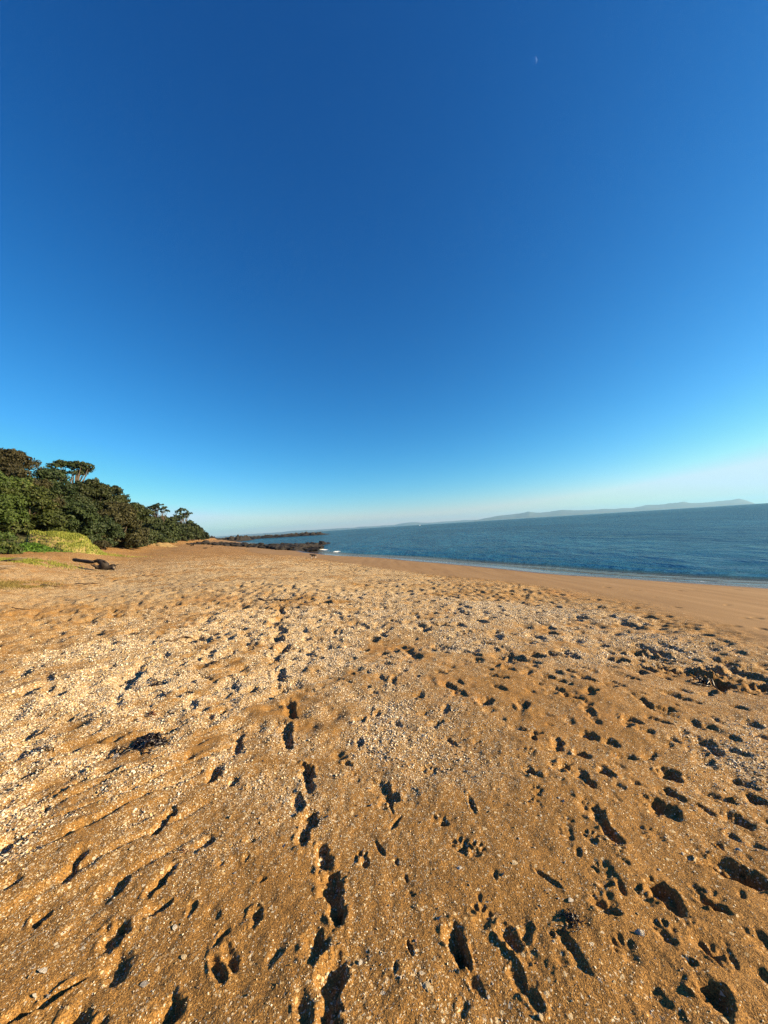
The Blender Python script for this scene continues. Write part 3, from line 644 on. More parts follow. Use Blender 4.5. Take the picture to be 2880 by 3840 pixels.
def leaf_mesh(name, cen, nor, size, g, aspect=0.62, tint=None):
    """one small four-cornered leaf clump per centre"""
    n = len(cen)
    nor = nor + g.normal(0, 0.55, (n, 3)); nor /= np.linalg.norm(nor, axis=1)[:, None]
    a = np.cross(nor, g.normal(0, 1, (n, 3))); a /= np.linalg.norm(a, axis=1)[:, None]
    b_ = np.cross(nor, a)
    s = (size * g.uniform(0.65, 1.35, n))[:, None]
    bend = nor * s * 0.18
    V = np.stack([cen - a * s, cen + b_ * s * aspect - bend, cen + a * s, cen - b_ * s * aspect - bend], 1).reshape(-1, 3)
    F = np.arange(4 * n).reshape(n, 4)
    me = mesh_np(name, V, F, False)
    tt = np.repeat(g.uniform(0, 1, n) if tint is None else tint, 4)
    fattr(me, 'tint', tt)
    return me

def lobes(w, h, n, g, flat=0.5):
    """lobe centres over a dome of width w and height h (base at 0)"""
    L = []
    for k in range(n):
        t = math.acos(1 - g.uniform(0, 1.12)); p = g.uniform(0, 6.283)
        q = g.uniform(0.62, 0.86)
        L.append((math.sin(t) * math.cos(p) * w / 2 * q, math.sin(t) * math.sin(p) * w / 2 * q, max(0.02, (math.cos(t) * q * 0.86 + 0.08)) * h, g.uniform(0.8, 1.25)))
    return L

def crown_from(name, L, rad, leaf, dens, g, zsq=0.75):
    cen = []; nor = []; ti = []
    for (x, y, z, q) in L:
        rr_ = rad * q
        n = int(dens * 4 * math.pi * rr_ * rr_ / (leaf * leaf))
        d = g.normal(0, 1, (n, 3)); d /= np.linalg.norm(d, axis=1)[:, None]
        d[:, 2] = np.where(d[:, 2] < -0.35, -d[:, 2], d[:, 2])
        lump = 1 + 0.22 * np.sin(d[:, 0] * 5 + x) * np.sin(d[:, 1] * 5 + y * 1.7) + 0.12 * np.sin(d[:, 2] * 9 + x * 3)
        p = d * (rr_ * lump * (1 - 0.28 * g.uniform(0, 1, n) ** 2))[:, None]
        p[:, 2] *= zsq
        cen.append(p + np.array((x, y, z))); nor.append(d)
        ti.append(np.clip(g.uniform(0, 1, n) * 0.75 + 0.25 * g.uniform(), 0, 1))
    return leaf_mesh(name, np.concatenate(cen), np.concatenate(nor), leaf, g, tint=np.concatenate(ti))

def tree(px, ytop, ybot, wpx, dist, mat, label, name='coastal_tree', group=None, open_crown=False, seed=0, n=None):
    g = np.random.default_rng(seed + 100)
    top = at(px, ytop, dist)
    w = wpx * dist / FPX
    x, y = top.x, top.y
    z0 = float(base_z(x, y)) - 0.15
    cb = max(at(px, ybot, dist).z, z0 + 0.2)
    h = max(top.z - cb, 1.0)
    root = empty(name, (x, y, z0))
    leaf = max(0.13, dist * 0.0030)
    if not open_crown:
        L = lobes(w, h, n or int(38 + 12 * g.uniform()), g)
        rad = 0.115 * (w + h) / 2 + 0.04 * min(w, h)
        zt = max(l[2] + rad * l[3] * .75 for l in L)
        L = [(a, b_, c * h / zt * 1.02 + cb - z0, q) for a, b_, c, q in L]
        me = crown_from('crown', L, rad, leaf, 0.72, g)
    else:
        L = []
        for k in range(n or 26):
            a = g.uniform(0, 6.283); q = g.uniform(0.05, 1) ** 0.6
            L.append((math.cos(a) * q * w * .44, math.sin(a) * q * w * .44, cb - z0 + h * (0.88 - 0.35 * q * q - .55 * g.uniform() ** 2), g.uniform(.55, 1.2)))
        me = crown_from('crown', L, 0.125 * w, leaf, 0.45, g, 0.6)
    add('crown', me, mat, root)
    parts = []
    H = cb - z0
    lean = Vector((g.uniform(-.4, .4), g.uniform(-.4, .4), 0))
    fork = Vector((lean.x, lean.y, max(0.45 * H, 0.5) if open_crown else max(H * .5 + .15 * h, 0.6)))
    tr_ = max(0.10, 0.028 * (H + h))
    parts.append(tube([(0, 0, -0.3), lean * 0.4 + Vector((0, 0, fork.z * .5)), fork], [tr_ * 1.35, tr_, tr_ * .85], 8, .06))
    tk = add('trunk', join(parts, 'trunk'), M_BARK, root)
    for k, (a, b_, c, q) in enumerate(L):
        if k > (25 if open_crown else 7): break
        e = Vector((a, b_, c)); mid = fork.lerp(e, .55) + Vector((g.uniform(-.1, .1) * w, g.uniform(-.1, .1) * w, -.06 * h))
        add('limb', join([tube([fork, mid, e], [tr_ * .5, tr_ * .3, tr_ * .10], 5, .1)], 'limb'), M_BARK, tk)
    tag(root, label, 'tree', group)
    return root

HILL = 'trees on the coastal slope'
TREES = [  # px, top, crown bottom, width px, metres ahead, foliage, label, open
    (-90, 1700, 2085, 330, 37, L_GREEN, 'tallest pale tipped green tree at the landward edge, towering above the bright green vine', 0),
    (60, 1800, 2072, 270, 39, L_GREEN, 'round green tree with pale tips beside the tallest green tree, behind the bright green vine', 0),
    (160, 1915, 2030, 190, 46, L_GREEN, 'low green tree with pale tips growing just behind the grass bank', 0),
    (10, 1684, 1990, 230, 46, L_BROWN, 'brown leaved tree at the top of the slope above the pale tipped green trees', 0),
    (120, 1765, 1990, 170, 44, L_BROWN, 'smaller brown leaved tree lower on the slope behind the round green tree', 0),
    (-60, 1690, 1950, 240, 52, L_DARK, 'dark tree at the crest, hidden behind the tallest green tree', 0),
    (190, 1752, 2010, 160, 50, L_DARK, 'dark green dome of a tree beside the lower brown tree near the crest', 0),
    (262, 1722, 1800, 165, 60, L_OLIVE, 'spreading flat topped tree with sky showing between its limbs, highest on the near crest', 1),
    (250, 1815, 2020, 170, 53, L_DARK, 'dark green tree below the spreading flat topped tree', 0),
    (335, 1795, 2000, 150, 57, L_OLIVE, 'olive tree on the crest seaward of the spreading flat topped tree', 0),
    (400, 1820, 2030, 140, 61, L_OLIVE, 'olive tree where the near crest starts to fall towards the headland', 0),
    (345, 1895, 2055, 190, 50, L_DARK, 'wide dark tree overhanging the far end of the grass bank', 0),
    (430, 1880, 2060, 190, 57, L_BROWN, 'big brownish olive tree standing forward onto the sand behind the driftwood log', 0),
    (300, 1905, 2030, 130, 48, L_OLIVE, 'small olive tree directly above the top of the grass bank', 0),
    (505, 1882, 2045, 130, 72, L_OLIVE, 'olive tree seaward of the big brownish tree, level with the clay bank', 0),
    (490, 1975, 2058, 110, 62, L_DARK, 'low dark bushy tree at sand level beside the clay bank', 0),
    (555, 1912, 2030, 105, 84, L_DARK, 'dark tree in the middle of the slope, landward of the tall limbed tree', 0),
    (575, 1945, 2038, 120, 88, L_OLIVE, 'low olive tree above the clay bank', 0),
    (592, 1882, 1940, 74, 100, L_DARK, 'tall limbed tree with a thin flat crown and bare trunk against the sky', 1),
    (615, 1935, 2026, 110, 108, L_OLIVE, 'olive tree at the foot of the tall limbed tree', 0),
    (650, 1938, 2020, 80, 122, L_DARK, 'dark tree between the two tall trees of the headland', 0),
    (684, 1900, 1965, 66, 135, L_DARK, 'tall dark tree on the headland with gaps of sky in its crown', 1),
    (675, 1955, 2026, 90, 134, L_OLIVE, 'olive tree under the tall dark headland tree', 0),
    (716, 1952, 2024, 70, 150, L_OLIVE, 'olive tree past the tall dark headland tree', 0),
    (742, 1970, 2022, 44, 165, L_DARK, 'small dark tree second from the seaward tip of the headland', 0),
    (765, 1992, 2022, 40, 178, L_DARK, 'smallest dark tree at the seaward tip of the headland', 0)]
for k, (px, yt, yb, w, d, mt, lab, op) in enumerate(TREES):
    tree(px, yt, yb, w, d, mt, lab, group=HILL, open_crown=bool(op), seed=k)

# low shrubs along the foot of the slope
SHR = [(-30, 2012, 150, 33, L_GREEN, 'wide green shrub filling the gap under the tallest green tree'), (62, 2032, 120, 32, L_DARK, 'dark shrub between the bright green vine and the round green tree'),
       (20, 2015, 90, 27, L_GREEN, 'green shrub at the foot of the tallest green tree'), (455, 2015, 70, 58, L_DARK, 'dark shrub between the big brownish tree and the sand'),
       (530, 2008, 60, 70, L_DARK, 'dark shrub on the landward side of the clay bank'), (600, 2006, 60, 96, L_OLIVE, 'olive shrub just seaward of the clay bank'),
       (640, 2004, 60, 112, L_OLIVE, 'olive shrub under the headland trees, above the first reef rocks'), (690, 2004, 60, 140, L_DARK, 'dark shrub under the headland trees near the tip'),
       (380, 2015, 60, 47, L_BROWN, 'brown shrub in the shade at the end of the grass bank')]
for k, (px, yt, w, d, mt, lab) in enumerate(SHR):
    g = np.random.default_rng(400 + k)
    t = at(px, yt, d); W = w * d / FPX; z0 = float(base_z(t.x, t.y)) - .1
    root = empty('shrub', (t.x, t.y, z0)); H = max(t.z - z0, .8)
    L = lobes(W, H, 14, g)
    add('crown', crown_from('crown', L, .2 * (W + H) / 2, max(.1, d * .0028), .6, g), mt, root)
    add('stem', join([tube([(0, 0, -.2), Vector(l[:3]) * .5, l[:3]], [.06, .04, .015], 5) for l in L[:7]], 'stem'), M_BARK, root)
    tag(root, lab, 'shrub', 'shrubs at the foot of the slope')

# ------------------------------------------------------------------ grass bank, vine, dry grass, clay bank
def blades(name, pts, hgt, wid, mat, g, lean=0.5):
    n = len(pts); a = g.uniform(0, 6.283, n); s = g.uniform(.5, 1.3, n)
    dx = np.cos(a) * wid; dy = np.sin(a) * wid
    la = g.uniform(0, 6.283, n); ll = g.uniform(.1, lean, n) * hgt * s
    b0 = pts + np.stack([-dx, -dy, 0 * dx - .02], 1); b1 = pts + np.stack([dx, dy, 0 * dx - .02], 1)
    tp = pts + np.stack([np.cos(la) * ll, np.sin(la) * ll, hgt * s], 1)
    me = mesh_np(name, np.stack([b0, b1, tp], 1).reshape(-1, 3), np.arange(3 * n).reshape(n, 3), False)
    fattr(me, 'tint', np.repeat(g.uniform(0, 1, n), 3))
    return add(name, me, mat)

gf = G(285, 2074); BD = gf.y + 2.2
gb = at(232, 2040, BD); gbz = float(base_z(gb.x, gb.y)); print('bank', tuple(gf), BD)
nu, nv = 70, 50
uu, vv = np.meshgrid(np.linspace(-1, 1, nu), np.linspace(-1, 1, nv))
th = R(-8)
lx = uu * 3.3; ly = vv * 2.6
bx_ = gb.x + lx * math.cos(th) + ly * math.sin(th); by_ = gb.y - lx * math.sin(th) + ly * math.cos(th)
ed = np.sqrt(np.abs(uu) ** 2.6 + np.abs(vv) ** 2.6)
top_z = at(240, 2010, BD).z
hb = (1 - .3 * smooth(.1, 1, uu)) * smooth(1.02, 0.34, ed + 0.28 * fbm(bx_ * .9, by_ * .9, 81, 4))
bz_ = base_z(bx_, by_) - 0.12 + hb * (top_z - gbz + 0.3) * (0.95 + 0.3 * fbm(bx_ * .6, by_ * .6, 83, 3)) + .12 * fbm(bx_ * 2.5, by_ * 2.5, 84, 3) * smooth(1, .8, ed)
me = mesh_np('grass_bank', np.stack([bx_, by_, bz_], -1).reshape(-1, 3), polar_faces(nv, nu, False)[:, ::-1])
m = NT('bank_earth')
pos = m.n('ShaderNodeTexCoord').outputs['Object']; nz = m.noise(pos, 2.5, 4, .6)
gn = m.n('ShaderNodeSeparateXYZ', i_0=m.n('ShaderNodeNewGeometry').outputs['Normal'])
stp = m.ramp(m.math('ADD', gn.outputs[2], m.math('MULTIPLY', m.math('SUBTRACT', nz.outputs[0], .5), .5)), [(.55, (0, 0, 0)), (.8, (1, 1, 1))])
m.bsdf(i_Base__Color=m.mix(stp, (.20, .155, .06), (.19, .20, .04)), i_Roughness=.95)
tag(add('grass_bank', me, m.mat), kind='structure')
g = np.random.default_rng(5)
sel = g.integers(0, nv * nu, 26000)
P = np.stack([bx_, by_, bz_], -1).reshape(-1, 3)[sel] + np.concatenate([g.uniform(-.09, .09, (26000, 2)), np.zeros((26000, 1))], 1)
flat = (hb.ravel()[sel] > .8) | (g.uniform(0, 1, 26000) < .45)
P = P[flat & (ed.ravel()[sel] < .97)]
tag(blades('bank_grass', P, .16, .03, L_GRASS, g), 'short yellow green grass on the bank', 'grass', kind='stuff')

def patch(name, px, py, sx_, sy_, n, hgt, wid, mat, label, cat, seed, lean=.8):
    g = np.random.default_rng(seed); c = G(px, py)
    x = c.x + g.normal(0, sx_, n); y = c.y + g.normal(0, sy_, n)
    keep = vnoise(x * 1.4, y * 1.4, seed) > -.18
    x, y = x[keep], y[keep]
    return tag(blades(name, np.stack([x, y, hsv(x, y)], 1), hgt, wid, mat, g, lean), label, cat, kind='stuff')
patch('dry_grass', -20, 2190, .42, .8, 7000, .06, .012, L_STRAW, 'dry straw coloured grass at the landward edge of the sand', 'grass', 21)
patch('dry_grass', 70, 2098, 1.3, .9, 6000, .10, .022, L_GRASS, 'dry grass and litter below the bright green vine', 'grass', 22)
patch('dry_grass', 300, 2064, 2.6, .7, 4000, .10, .025, L_GRASS, 'thin grass at the foot of the grass bank', 'grass', 23)
g = np.random.default_rng(31)
c0 = G(125, 2068); c0.y += .3; print('vine', tuple(c0))
n = 5200
q = g.normal(0, 1, (n, 2)); x = c0.x + q[:, 0] * 1.0; y = c0.y - .5 + q[:, 1] * 1.0
hgt_ = np.clip(0.75 * np.exp(-.5 * (q ** 2).sum(1)), .05, 1)
z = base_z(x, y) + hgt_ * g.uniform(.15, 1.05, n)
vine = empty('vine', (c0.x, c0.y, float(base_z(c0.x, c0.y))))
me = leaf_mesh('foliage', np.stack([x - c0.x, y - c0.y, z - vine.location.z], 1), np.tile((0.2, -.3, .8), (n, 1)), .10, g)
add('foliage', me, L_LIME, vine)
add('stem', join([tube([(0, 0, -.05), (math.cos(a) * .6, math.sin(a) * .6, .3), (math.cos(a) * 1.3, math.sin(a) * 1.3, .12)], [.03, .02, .01], 5) for a in np.linspace(0, 5.6, 9)], 'stem'), M_BARK, vine)
tag(vine, 'low bright green vine sprawling beside the grass bank', 'vine')

cb0 = G(566, 2048); nu, nv = 36, 18
uu, vv = np.meshgrid(np.linspace(-1, 1, nu), np.linspace(0, 1, nv))
cx_ = cb0.x + uu * 2.6 - vv * 1.0; cy_ = cb0.y + 5.0 + uu * 1.2 + vv * 1.0 + .5 * fbm(uu * 3, vv * 3, 87, 3)
cz_ = base_z(cx_, cy_) * 0 + base_z(cx_, cy_) - .3 + vv * (1.3 - .9 * np.abs(uu) ** 1.5) * (1 + .4 * fbm(uu * 2.5, vv, 88, 2))
me = mesh_np('clay_bank', np.stack([cx_, cy_, cz_], -1).reshape(-1, 3), polar_faces(nv, nu, False)[:, ::-1])
tag(add('clay_bank', me, M_CLAY), kind='structure')

# ------------------------------------------------------------------ reef: boulders near, low ridge far
def rock_mesh(seed, sub=3):
    bm = bmesh.new(); bmesh.ops.create_icosphere(bm, subdivisions=sub, radius=1)
    g = np.random.default_rng(seed)
    planes = g.normal(0, 1, (13, 3)); planes /= np.linalg.norm(planes, axis=1)[:, None]; dd = g.uniform(.48, .9, 13)
    for v in bm.verts:
        p = np.array(v.co)
        for q, e in zip(planes, dd):
            s = p @ q
            if s > e: p = p - q * (s - e) * .97
        p = p * (1 + .10 * math.sin(p[0] * 7 + seed) * math.sin(p[1] * 6 + 2 * seed) + .07 * math.sin(p[2] * 13 + seed) * math.sin(p[0] * 15) + g.normal(0, .03))
        v.co = p
    me = bpy.data.meshes.new('boulder'); bm.to_mesh(me); bm.free()
    me.materials.append(M_ROCK)
    return me
RM = [rock_mesh(k) for k in range(8)]
poly = [(-13.2, 60.5), (-12.2, 66), (-15, 104), (-31, 114), (-60, 124), (-58, 110), (-42, 96), (-29, 82), (-18, 67), (-15, 62.5)]
def inside(x, y):
    c = False; j = len(poly) - 1
    for i in range(len(poly)):
        if (poly[i][1] > y) != (poly[j][1] > y) and x < (poly[j][0] - poly[i][0]) * (y - poly[i][1]) / (poly[j][1] - poly[i][1]) + poly[i][0]: c = not c
        j = i
    return c
def boulder(x, y, s, z, label, group):
    o = bpy.data.objects.new('boulder', random.choice(RM)); C.objects.link(o)
    o.scale = (s * random.uniform(.9, 1.5), s * random.uniform(.8, 1.3), s * random.uniform(.36, .66))
    o.rotation_euler = (random.uniform(-.35, .35), random.uniform(-.35, .35), random.uniform(0, 6.28))
    o.location = (x, y, z)
    tag(o, label, 'rock', group)
    return o
cnt = 0
while cnt < 190:
    x, y = random.uniform(-62, -9), random.uniform(57, 125)
    if not inside(x, y): continue
    cnt += 1
    s = random.uniform(.5, 1.25) * (1.0 if x > -25 else .9)
    zb = max(float(base_z(x, y)), SEA - .2)
    boulder(x, y, s * 1.15, zb + s * .12, 'dark jagged boulder heaped in the reef at the water\'s edge behind the dog', 'boulders of the near reef')
for px, py, s in [(705, 2042, .5), (770, 2056, .3), (720, 2046, .4), (795, 2050, .25), (455, 2058, .3)]:
    p = G(px, py)
    boulder(p.x, p.y, s, p.z + s * .2, 'lone dark rock lying on open sand short of the reef', 'rocks on the sand')
# low shelf the boulders stand on
V = []; F = []
nb = 90; nw = 22
def ridge_obj(name, path, wid, hgt, seed, zb):
    nb = 120; nw = 18
    t = np.linspace(0, 1, nb)[:, None]; s = np.linspace(-1, 1, nw)[None, :]
    pp = np.array(path, float); k = np.linspace(0, 1, len(pp))
    X = np.interp(t, k, pp[:, 0]) + s * wid * .35; Y = np.interp(t, k, pp[:, 1]) + s * wid
    env = (1 - np.abs(s) ** 2.2) * smooth(0, .05, t) * smooth(1, .8, t)
    Z = zb + env * hgt * (.75 + .9 * fbm(X * .35, Y * .35, seed, 4, .65) + .25 * fbm(X * 1.3, Y * 1.3, seed + 5, 2)) - .5 * (1 - env)
    me = mesh_np(name, np.stack([X, Y, Z], -1).reshape(-1, 3), polar_faces(nb, nw, False), False)
    return add(name, me, M_ROCK)
sh = ridge_obj('rock_shelf', [(-59, 117), (-42, 103), (-28, 92), (-16, 77), (-14.5, 62)], 9, 1.0, 101, SEA - .15)
tag(sh, 'low dark rock shelf under the heaped boulders of the near reef', 'rock')
fr = ridge_obj('rock_reef', [(-165, 335), (-120, 338), (-90, 332), (-62, 326), (-46, 318)], 14, 2.6, 103, SEA - .1)
tag(fr, 'long low dark reef running out to sea beyond the headland', 'reef')
fr2 = ridge_obj('rock_reef', [(-122, 250), (-112, 252), (-101, 254), (-92, 255)], 9, 3.4, 105, SEA + .2)
tag(fr2, 'short humped reef joining the headland tip to the long outer reef', 'reef')

# ------------------------------------------------------------------ driftwood log
lg = G(392, 2136); lg = Vector((lg.x, lg.y, hs(lg.x, lg.y)))
D = lg.y
def lp(px, py, dd=0.0):
    p = at(px, py, D + dd); return p - lg
C7 = lambda x, y: (240 + x * 240 / 1659, 2060 + y * 240 / 1659)
log = empty('driftwood_log', lg)
def chain(pts, rads, n=9, jit=.13):
    return tube(pts, rads, n, jit)
P7 = lambda x, y, dd=0: lp(*C7(x, y), dd)
px_m = D / FPX * 240 / 1659
add('trunk', join([chain([P7(250, 265, .8), P7(290, 275, .75), P7(420, 292, .6), P7(560, 312, .45), P7(700, 328, .3), P7(765, 335, .2)],
                         [q * px_m for q in (38, 48, 44, 46, 44, 36)], 10, .08),
                   chain([P7(290, 255, .78), P7(325, 225, .75)], [20 * px_m, 4 * px_m], 6),
                   chain([P7(720, 330, .3), P7(850, 300, .3), P7(980, 350, .2)], [38 * px_m, 40 * px_m, 60 * px_m], 9, .1)], 'trunk'), M_LOG, log)
plate = add('root_plate', join([chain([P7(860, 275, .1), P7(920, 300, .05), P7(1000, 360, 0), P7(1080, 420, 0), P7(1120, 480, 0)], [q * px_m for q in (18, 52, 80, 90, 50)], 10, .22),
                        chain([P7(820, 470, -.1), P7(950, 460, -.05), P7(1100, 475, 0), P7(1250, 470, .1), P7(1310, 460, .1)], [q * px_m for q in (40, 66, 64, 60, 48)], 10, .2)], 'root_plate'), M_LOG, log)
for pts, rads in [([P7(900, 470, -.1), P7(780, 430, -.2), P7(690, 390, -.3)], (40, 26, 8)), ([P7(770, 400, -.2), P7(820, 378, -.2)], (12, 4)),
                  ([P7(930, 330, .05), P7(870, 270, 0), P7(770, 290, -.1)], (46, 34, 10)), ([P7(1150, 460, .1), P7(1250, 410, .1), P7(1320, 400, .1)], (40, 34, 22)),
                  ([P7(1300, 430, .1), P7(1390, 395, .15), P7(1460, 380, .2)], (14, 8, 3)), ([P7(1000, 330, -.05), P7(1060, 310, -.1), P7(1090, 350, -.1)], (26, 18, 6)),
                  ([P7(1240, 490, -.1), P7(1290, 520, -.2), P7(1300, 540, -.3)], (30, 22, 10))]:
    add('root', join([chain(pts, [q * px_m for q in rads], 7, .15)], 'root'), M_LOG, plate)
add('broken_end', join([chain([P7(1255, 485, -.12), P7(1310, 470, -.1)], [30 * px_m, 26 * px_m], 8, .2)], 'broken_end'), M_LOGRAW, log)
tag(log, 'dark driftwood log with a twisted root plate and a raised limb, lying on the sand', 'driftwood')
for k, (px, py, l, a, lab) in enumerate([(45, 2104, 1.3, -.1, 'long bleached driftwood stick on dry grass below the green vine'), (70, 2097, .7, .6, 'short bleached driftwood stick propped on the longer stick by the dry grass'),
                                         (10, 2132, .8, 1.2, 'bleached branch lying on sand between two dry grass patches')]):
    p = G(px, py); z = hs(p.x, p.y)
    o = add('driftwood_stick', join([tube([(-l / 2, 0, .05), (0, .04, .10), (l / 2, -.02, .06)], [.05, .045, .02], 6, .15)], 'driftwood_stick'), M_LOGRAW)
    o.location = (p.x, p.y, z + .02); o.rotation_euler = (0, 0, a)
    tag(o, lab, 'driftwood')

# ------------------------------------------------------------------ dog
dg = G(1176, 2093); dg.z = hs(dg.x, dg.y)
dog = empty('dog', dg, R(4)); dog.scale = (.74, .74, .74)
def skin_obj(name, verts, edges, rads, mat, parent, sub=2):
    me = bpy.data.meshes.new(name); me.from_pydata(verts, edges, []); me.update()
    o = add(name, me, mat, parent)
    md = o.modifiers.new('skin', 'SKIN'); md.use_smooth_shade = True
    for v, q in zip(me.skin_vertices[0].data, rads): v.radius = q if isinstance(q, tuple) else (q, q)
    me.skin_vertices[0].data[0].use_root = True
    o.modifiers.new('sub', 'SUBSURF').levels = sub
    o.modifiers['sub'].render_levels = sub
    return o
dv = [(.22, 0, .44), (.05, 0, .42), (-.14, 0, .43), (-.26, 0, .46), (-.33, 0, .50), (-.41, 0, .49), (-.48, 0, .465), (-.52, 0, .455),   # rump..chest, neck, head, muzzle
      (.30, 0, .44), (.38, 0, .36), (.45, 0, .33), (.50, 0, .36),                                                   # tail
      (-.18, .07, .32), (-.17, .075, .18), (-.19, .075, .06), (-.215, .075, .02),                                    # front leg
      (-.20, -.07, .32), (-.24, -.075, .19), (-.23, -.075, .07), (-.26, -.075, .03),
      (.21, .07, .33), (.15, .075, .23), (.25, .075, .14), (.22, .075, .03), (.19, .075, .018),                      # hind leg: stifle, hock, paw
      (.24, -.07, .33), (.22, -.075, .23), (.33, -.075, .14), (.31, -.075, .03), (.28, -.075, .018)]
de = [(0, 1), (1, 2), (2, 3), (3, 4), (4, 5), (5, 6), (6, 7), (0, 8), (8, 9), (9, 10), (10, 11), (2, 12), (12, 13), (13, 14), (14, 15), (2, 16), (16, 17), (17, 18), (18, 19),
      (0, 20), (20, 21), (21, 22), (22, 23), (23, 24), (0, 25), (25, 26), (26, 27), (27, 28), (28, 29)]
dr = [(.105, .12), (.105, .125), (.115, .145), (.085, .10), (.075, .08), (.075, .075), (.042, .045), (.03, .032), (.04, .04), (.045, .05), (.045, .055), (.02, .02),
      .055, .034, .026, .03, .055, .034, .026, .03, .075, .05, .026, .024, .028, .075, .05, .026, .024, .028]
m = NT('dog_coat')
pos = m.n('ShaderNodeTexCoord').outputs['Object']
sp = m.n('ShaderNodeSeparateXYZ', i_0=pos); nz = m.noise(pos, 9, 3, .6)
low = m.math('LESS_THAN', m.math('ADD', sp.outputs[2], m.math('MULTIPLY', nz.outputs[0], .12)), 0.25)
front = m.math('LESS_THAN', m.math('ABSOLUTE', m.math('ADD', sp.outputs[0], .27)), .035)
rear = m.math('GREATER_THAN', sp.outputs[0], .47)
wht = m.math('MAXIMUM', m.math('MULTIPLY', low, m.math('GREATER_THAN', m.math('MULTIPLY', sp.outputs[1], 1.0), -.2)), m.math('MAXIMUM', m.math('MULTIPLY', front, m.math('LESS_THAN', sp.outputs[2], .44)), rear))
m.bsdf(i_Base__Color=m.mix(wht, (.012, .009, .008), (.62, .56, .50)), i_Roughness=.75)
M_DOG = m.mat
dogb = skin_obj('body', dv, de, dr, M_DOG, dog)
for s in (-1, 1):
    e = [(-.375, .035 * s, .545), (-.40, .06 * s, .545), (-.365, .06 * s, .55), (-.385, .055 * s, .625)]
    me = bpy.data.meshes.new('ear'); me.from_pydata(e, [], [(0, 1, 3), (1, 2, 3), (2, 0, 3), (0, 2, 1)]); me.update()
    add('ear', me, M_DOG, dogb)
    bm = bmesh.new(); bmesh.ops.create_icosphere(bm, subdivisions=1, radius=.009); me = bpy.data.meshes.new('eye'); bm.to_mesh(me); bm.free()
    o = add('eye', me, M_WEED, dogb); o.location = (-.452, .034 * s, .505)
bm = bmesh.new(); bmesh.ops.create_icosphere(bm, subdivisions=1, radius=.015); me = bpy.data.meshes.new('nose'); bm.to_mesh(me); bm.free()
o = add('nose', me, M_WEED, dogb); o.location = (-.552, 0, .462)
tag(dog, 'black and white dog walking across the smooth sand towards the trees', 'dog')

# ------------------------------------------------------------------ seaweed, twigs
def weed(px, py, size, mat, label, seed, strands=26, name='seaweed'):
    g = np.random.default_rng(seed); c = G(px, py); z0 = hs(c.x, c.y)
    root = empty(name, (c.x, c.y, z0))
    for grp, nm in ((strands, 'frond'),):
        parts = []
        for k in range(grp):
            a = g.uniform(0, 6.283); l = size * g.uniform(.35, 1.05); st = Vector((g.normal(0, size * .22), g.normal(0, size * .22), 0))
            pts = []; rd = []
            for i in range(6):
                t = i / 5; aa = a + t * g.uniform(-1.2, 1.2)
                q = st + Vector((math.cos(aa), math.sin(aa), 0)) * l * t
                zz = hs(c.x + q.x, c.y + q.y) - z0
                pts.append((q.x, q.y, zz + size * .34 * (1 - t) * g.uniform(.1, 1) + .004)); rd.append(size * g.uniform(.03, .075) * (1 - .6 * t))
            parts.append(tube(pts, rd, 4, .3))
        add(nm, join(parts, nm), mat, root)
    bl = []
    for k in range(max(4, strands // 4)):
        a = g.uniform(0, 6.283); q = g.uniform(.1, .8) * size
        x, y = math.cos(a) * q, math.sin(a) * q; z = hs(c.x + x, c.y + y) - z0
        bl.append(tube([(x, y, z - .002), (x + .01, y, z + size * .06), (x + .02, y + .01, z + size * .09)], [size * .05, size * .06, size * .01], 6, .2))
    add('bladder', join(bl, 'bladder'), mat, root)
    tag(root, label, 'seaweed')
    return root
weed(555, 2800, .15, M_WEED, 'largest black clump of seaweed on the dense shell bed', 1, 80)
weed(585, 2562, .12, M_WEED, 'black seaweed clump with a curling stalk on the shell bed', 2, 16)
weed(575, 2678, .06, M_WEEDRED, 'small reddish brown seaweed scrap on the shell bed', 3, 10)
weed(800, 2492, .07, M_WEED, 'small black seaweed clump just landward of the footprint trail', 4, 14)
weed(2145, 3462, .055, M_WEED, 'black seaweed sprig on smooth brown sand beside a paw print', 5, 18)
weed(180, 2840, .05, M_WEED, 'little black seaweed scrap near a yellow shell', 6, 8)
weed(2650, 2545, .16, M_WEED, 'dark seaweed lying in the dug over hollow of sand', 7, 12)
weed(690, 3180, .025, M_WEEDRED, 'tiny red brown weed scrap beside a foot furrow', 8, 7)
def twig(px, py, l, ang, r_, mat, label, seed, fork=True):
    g = np.random.default_rng(seed); c = G(px, py)
    def pt(t, off=0.0):
        x, y = math.sin(ang) * l * (t - .5) + math.cos(ang) * off, math.cos(ang) * l * (t - .5) - math.sin(ang) * off
        return (x, y, hs(c.x + x, c.y + y) - z0 + r_ * .8)
    z0 = hs(c.x, c.y)
    pts = [pt(t, g.normal(0, l * .03)) for t in np.linspace(0, 1, 6)]
    parts = [tube(pts, [r_, r_, r_ * .9, r_ * .8, r_ * .6, r_ * .3], 6, .12)]
    o = empty('twig', (c.x, c.y, z0))
    add('stalk', join(parts, 'stalk'), mat, o)
    if fork:
        add('side_shoot', join([tube([pts[3], (pts[4][0] + l * .08, pts[4][1] - l * .05, pts[4][2] + .01)], [r_ * .6, r_ * .2], 5)], 'side_shoot'), mat, o)
    tag(o, label, 'twig')
twig(680, 2402, .42, 1.1, .018, M_TWIG, 'brown stick on the shell bed with a reddish end', 1)
twig(118, 3535 - 30, .075, .9, .0022, M_LOGRAW, 'thin pale straw on brown sand above the large white cockle', 2, False)
twig(615, 2600, .22, 2.4, .006, M_TWIG, 'curling thin stalk beside the black seaweed clump', 3)
twig(330, 2188, .9, 1.3, .03, M_TWIG, 'dark stick on the orange sand in front of the driftwood log', 4)
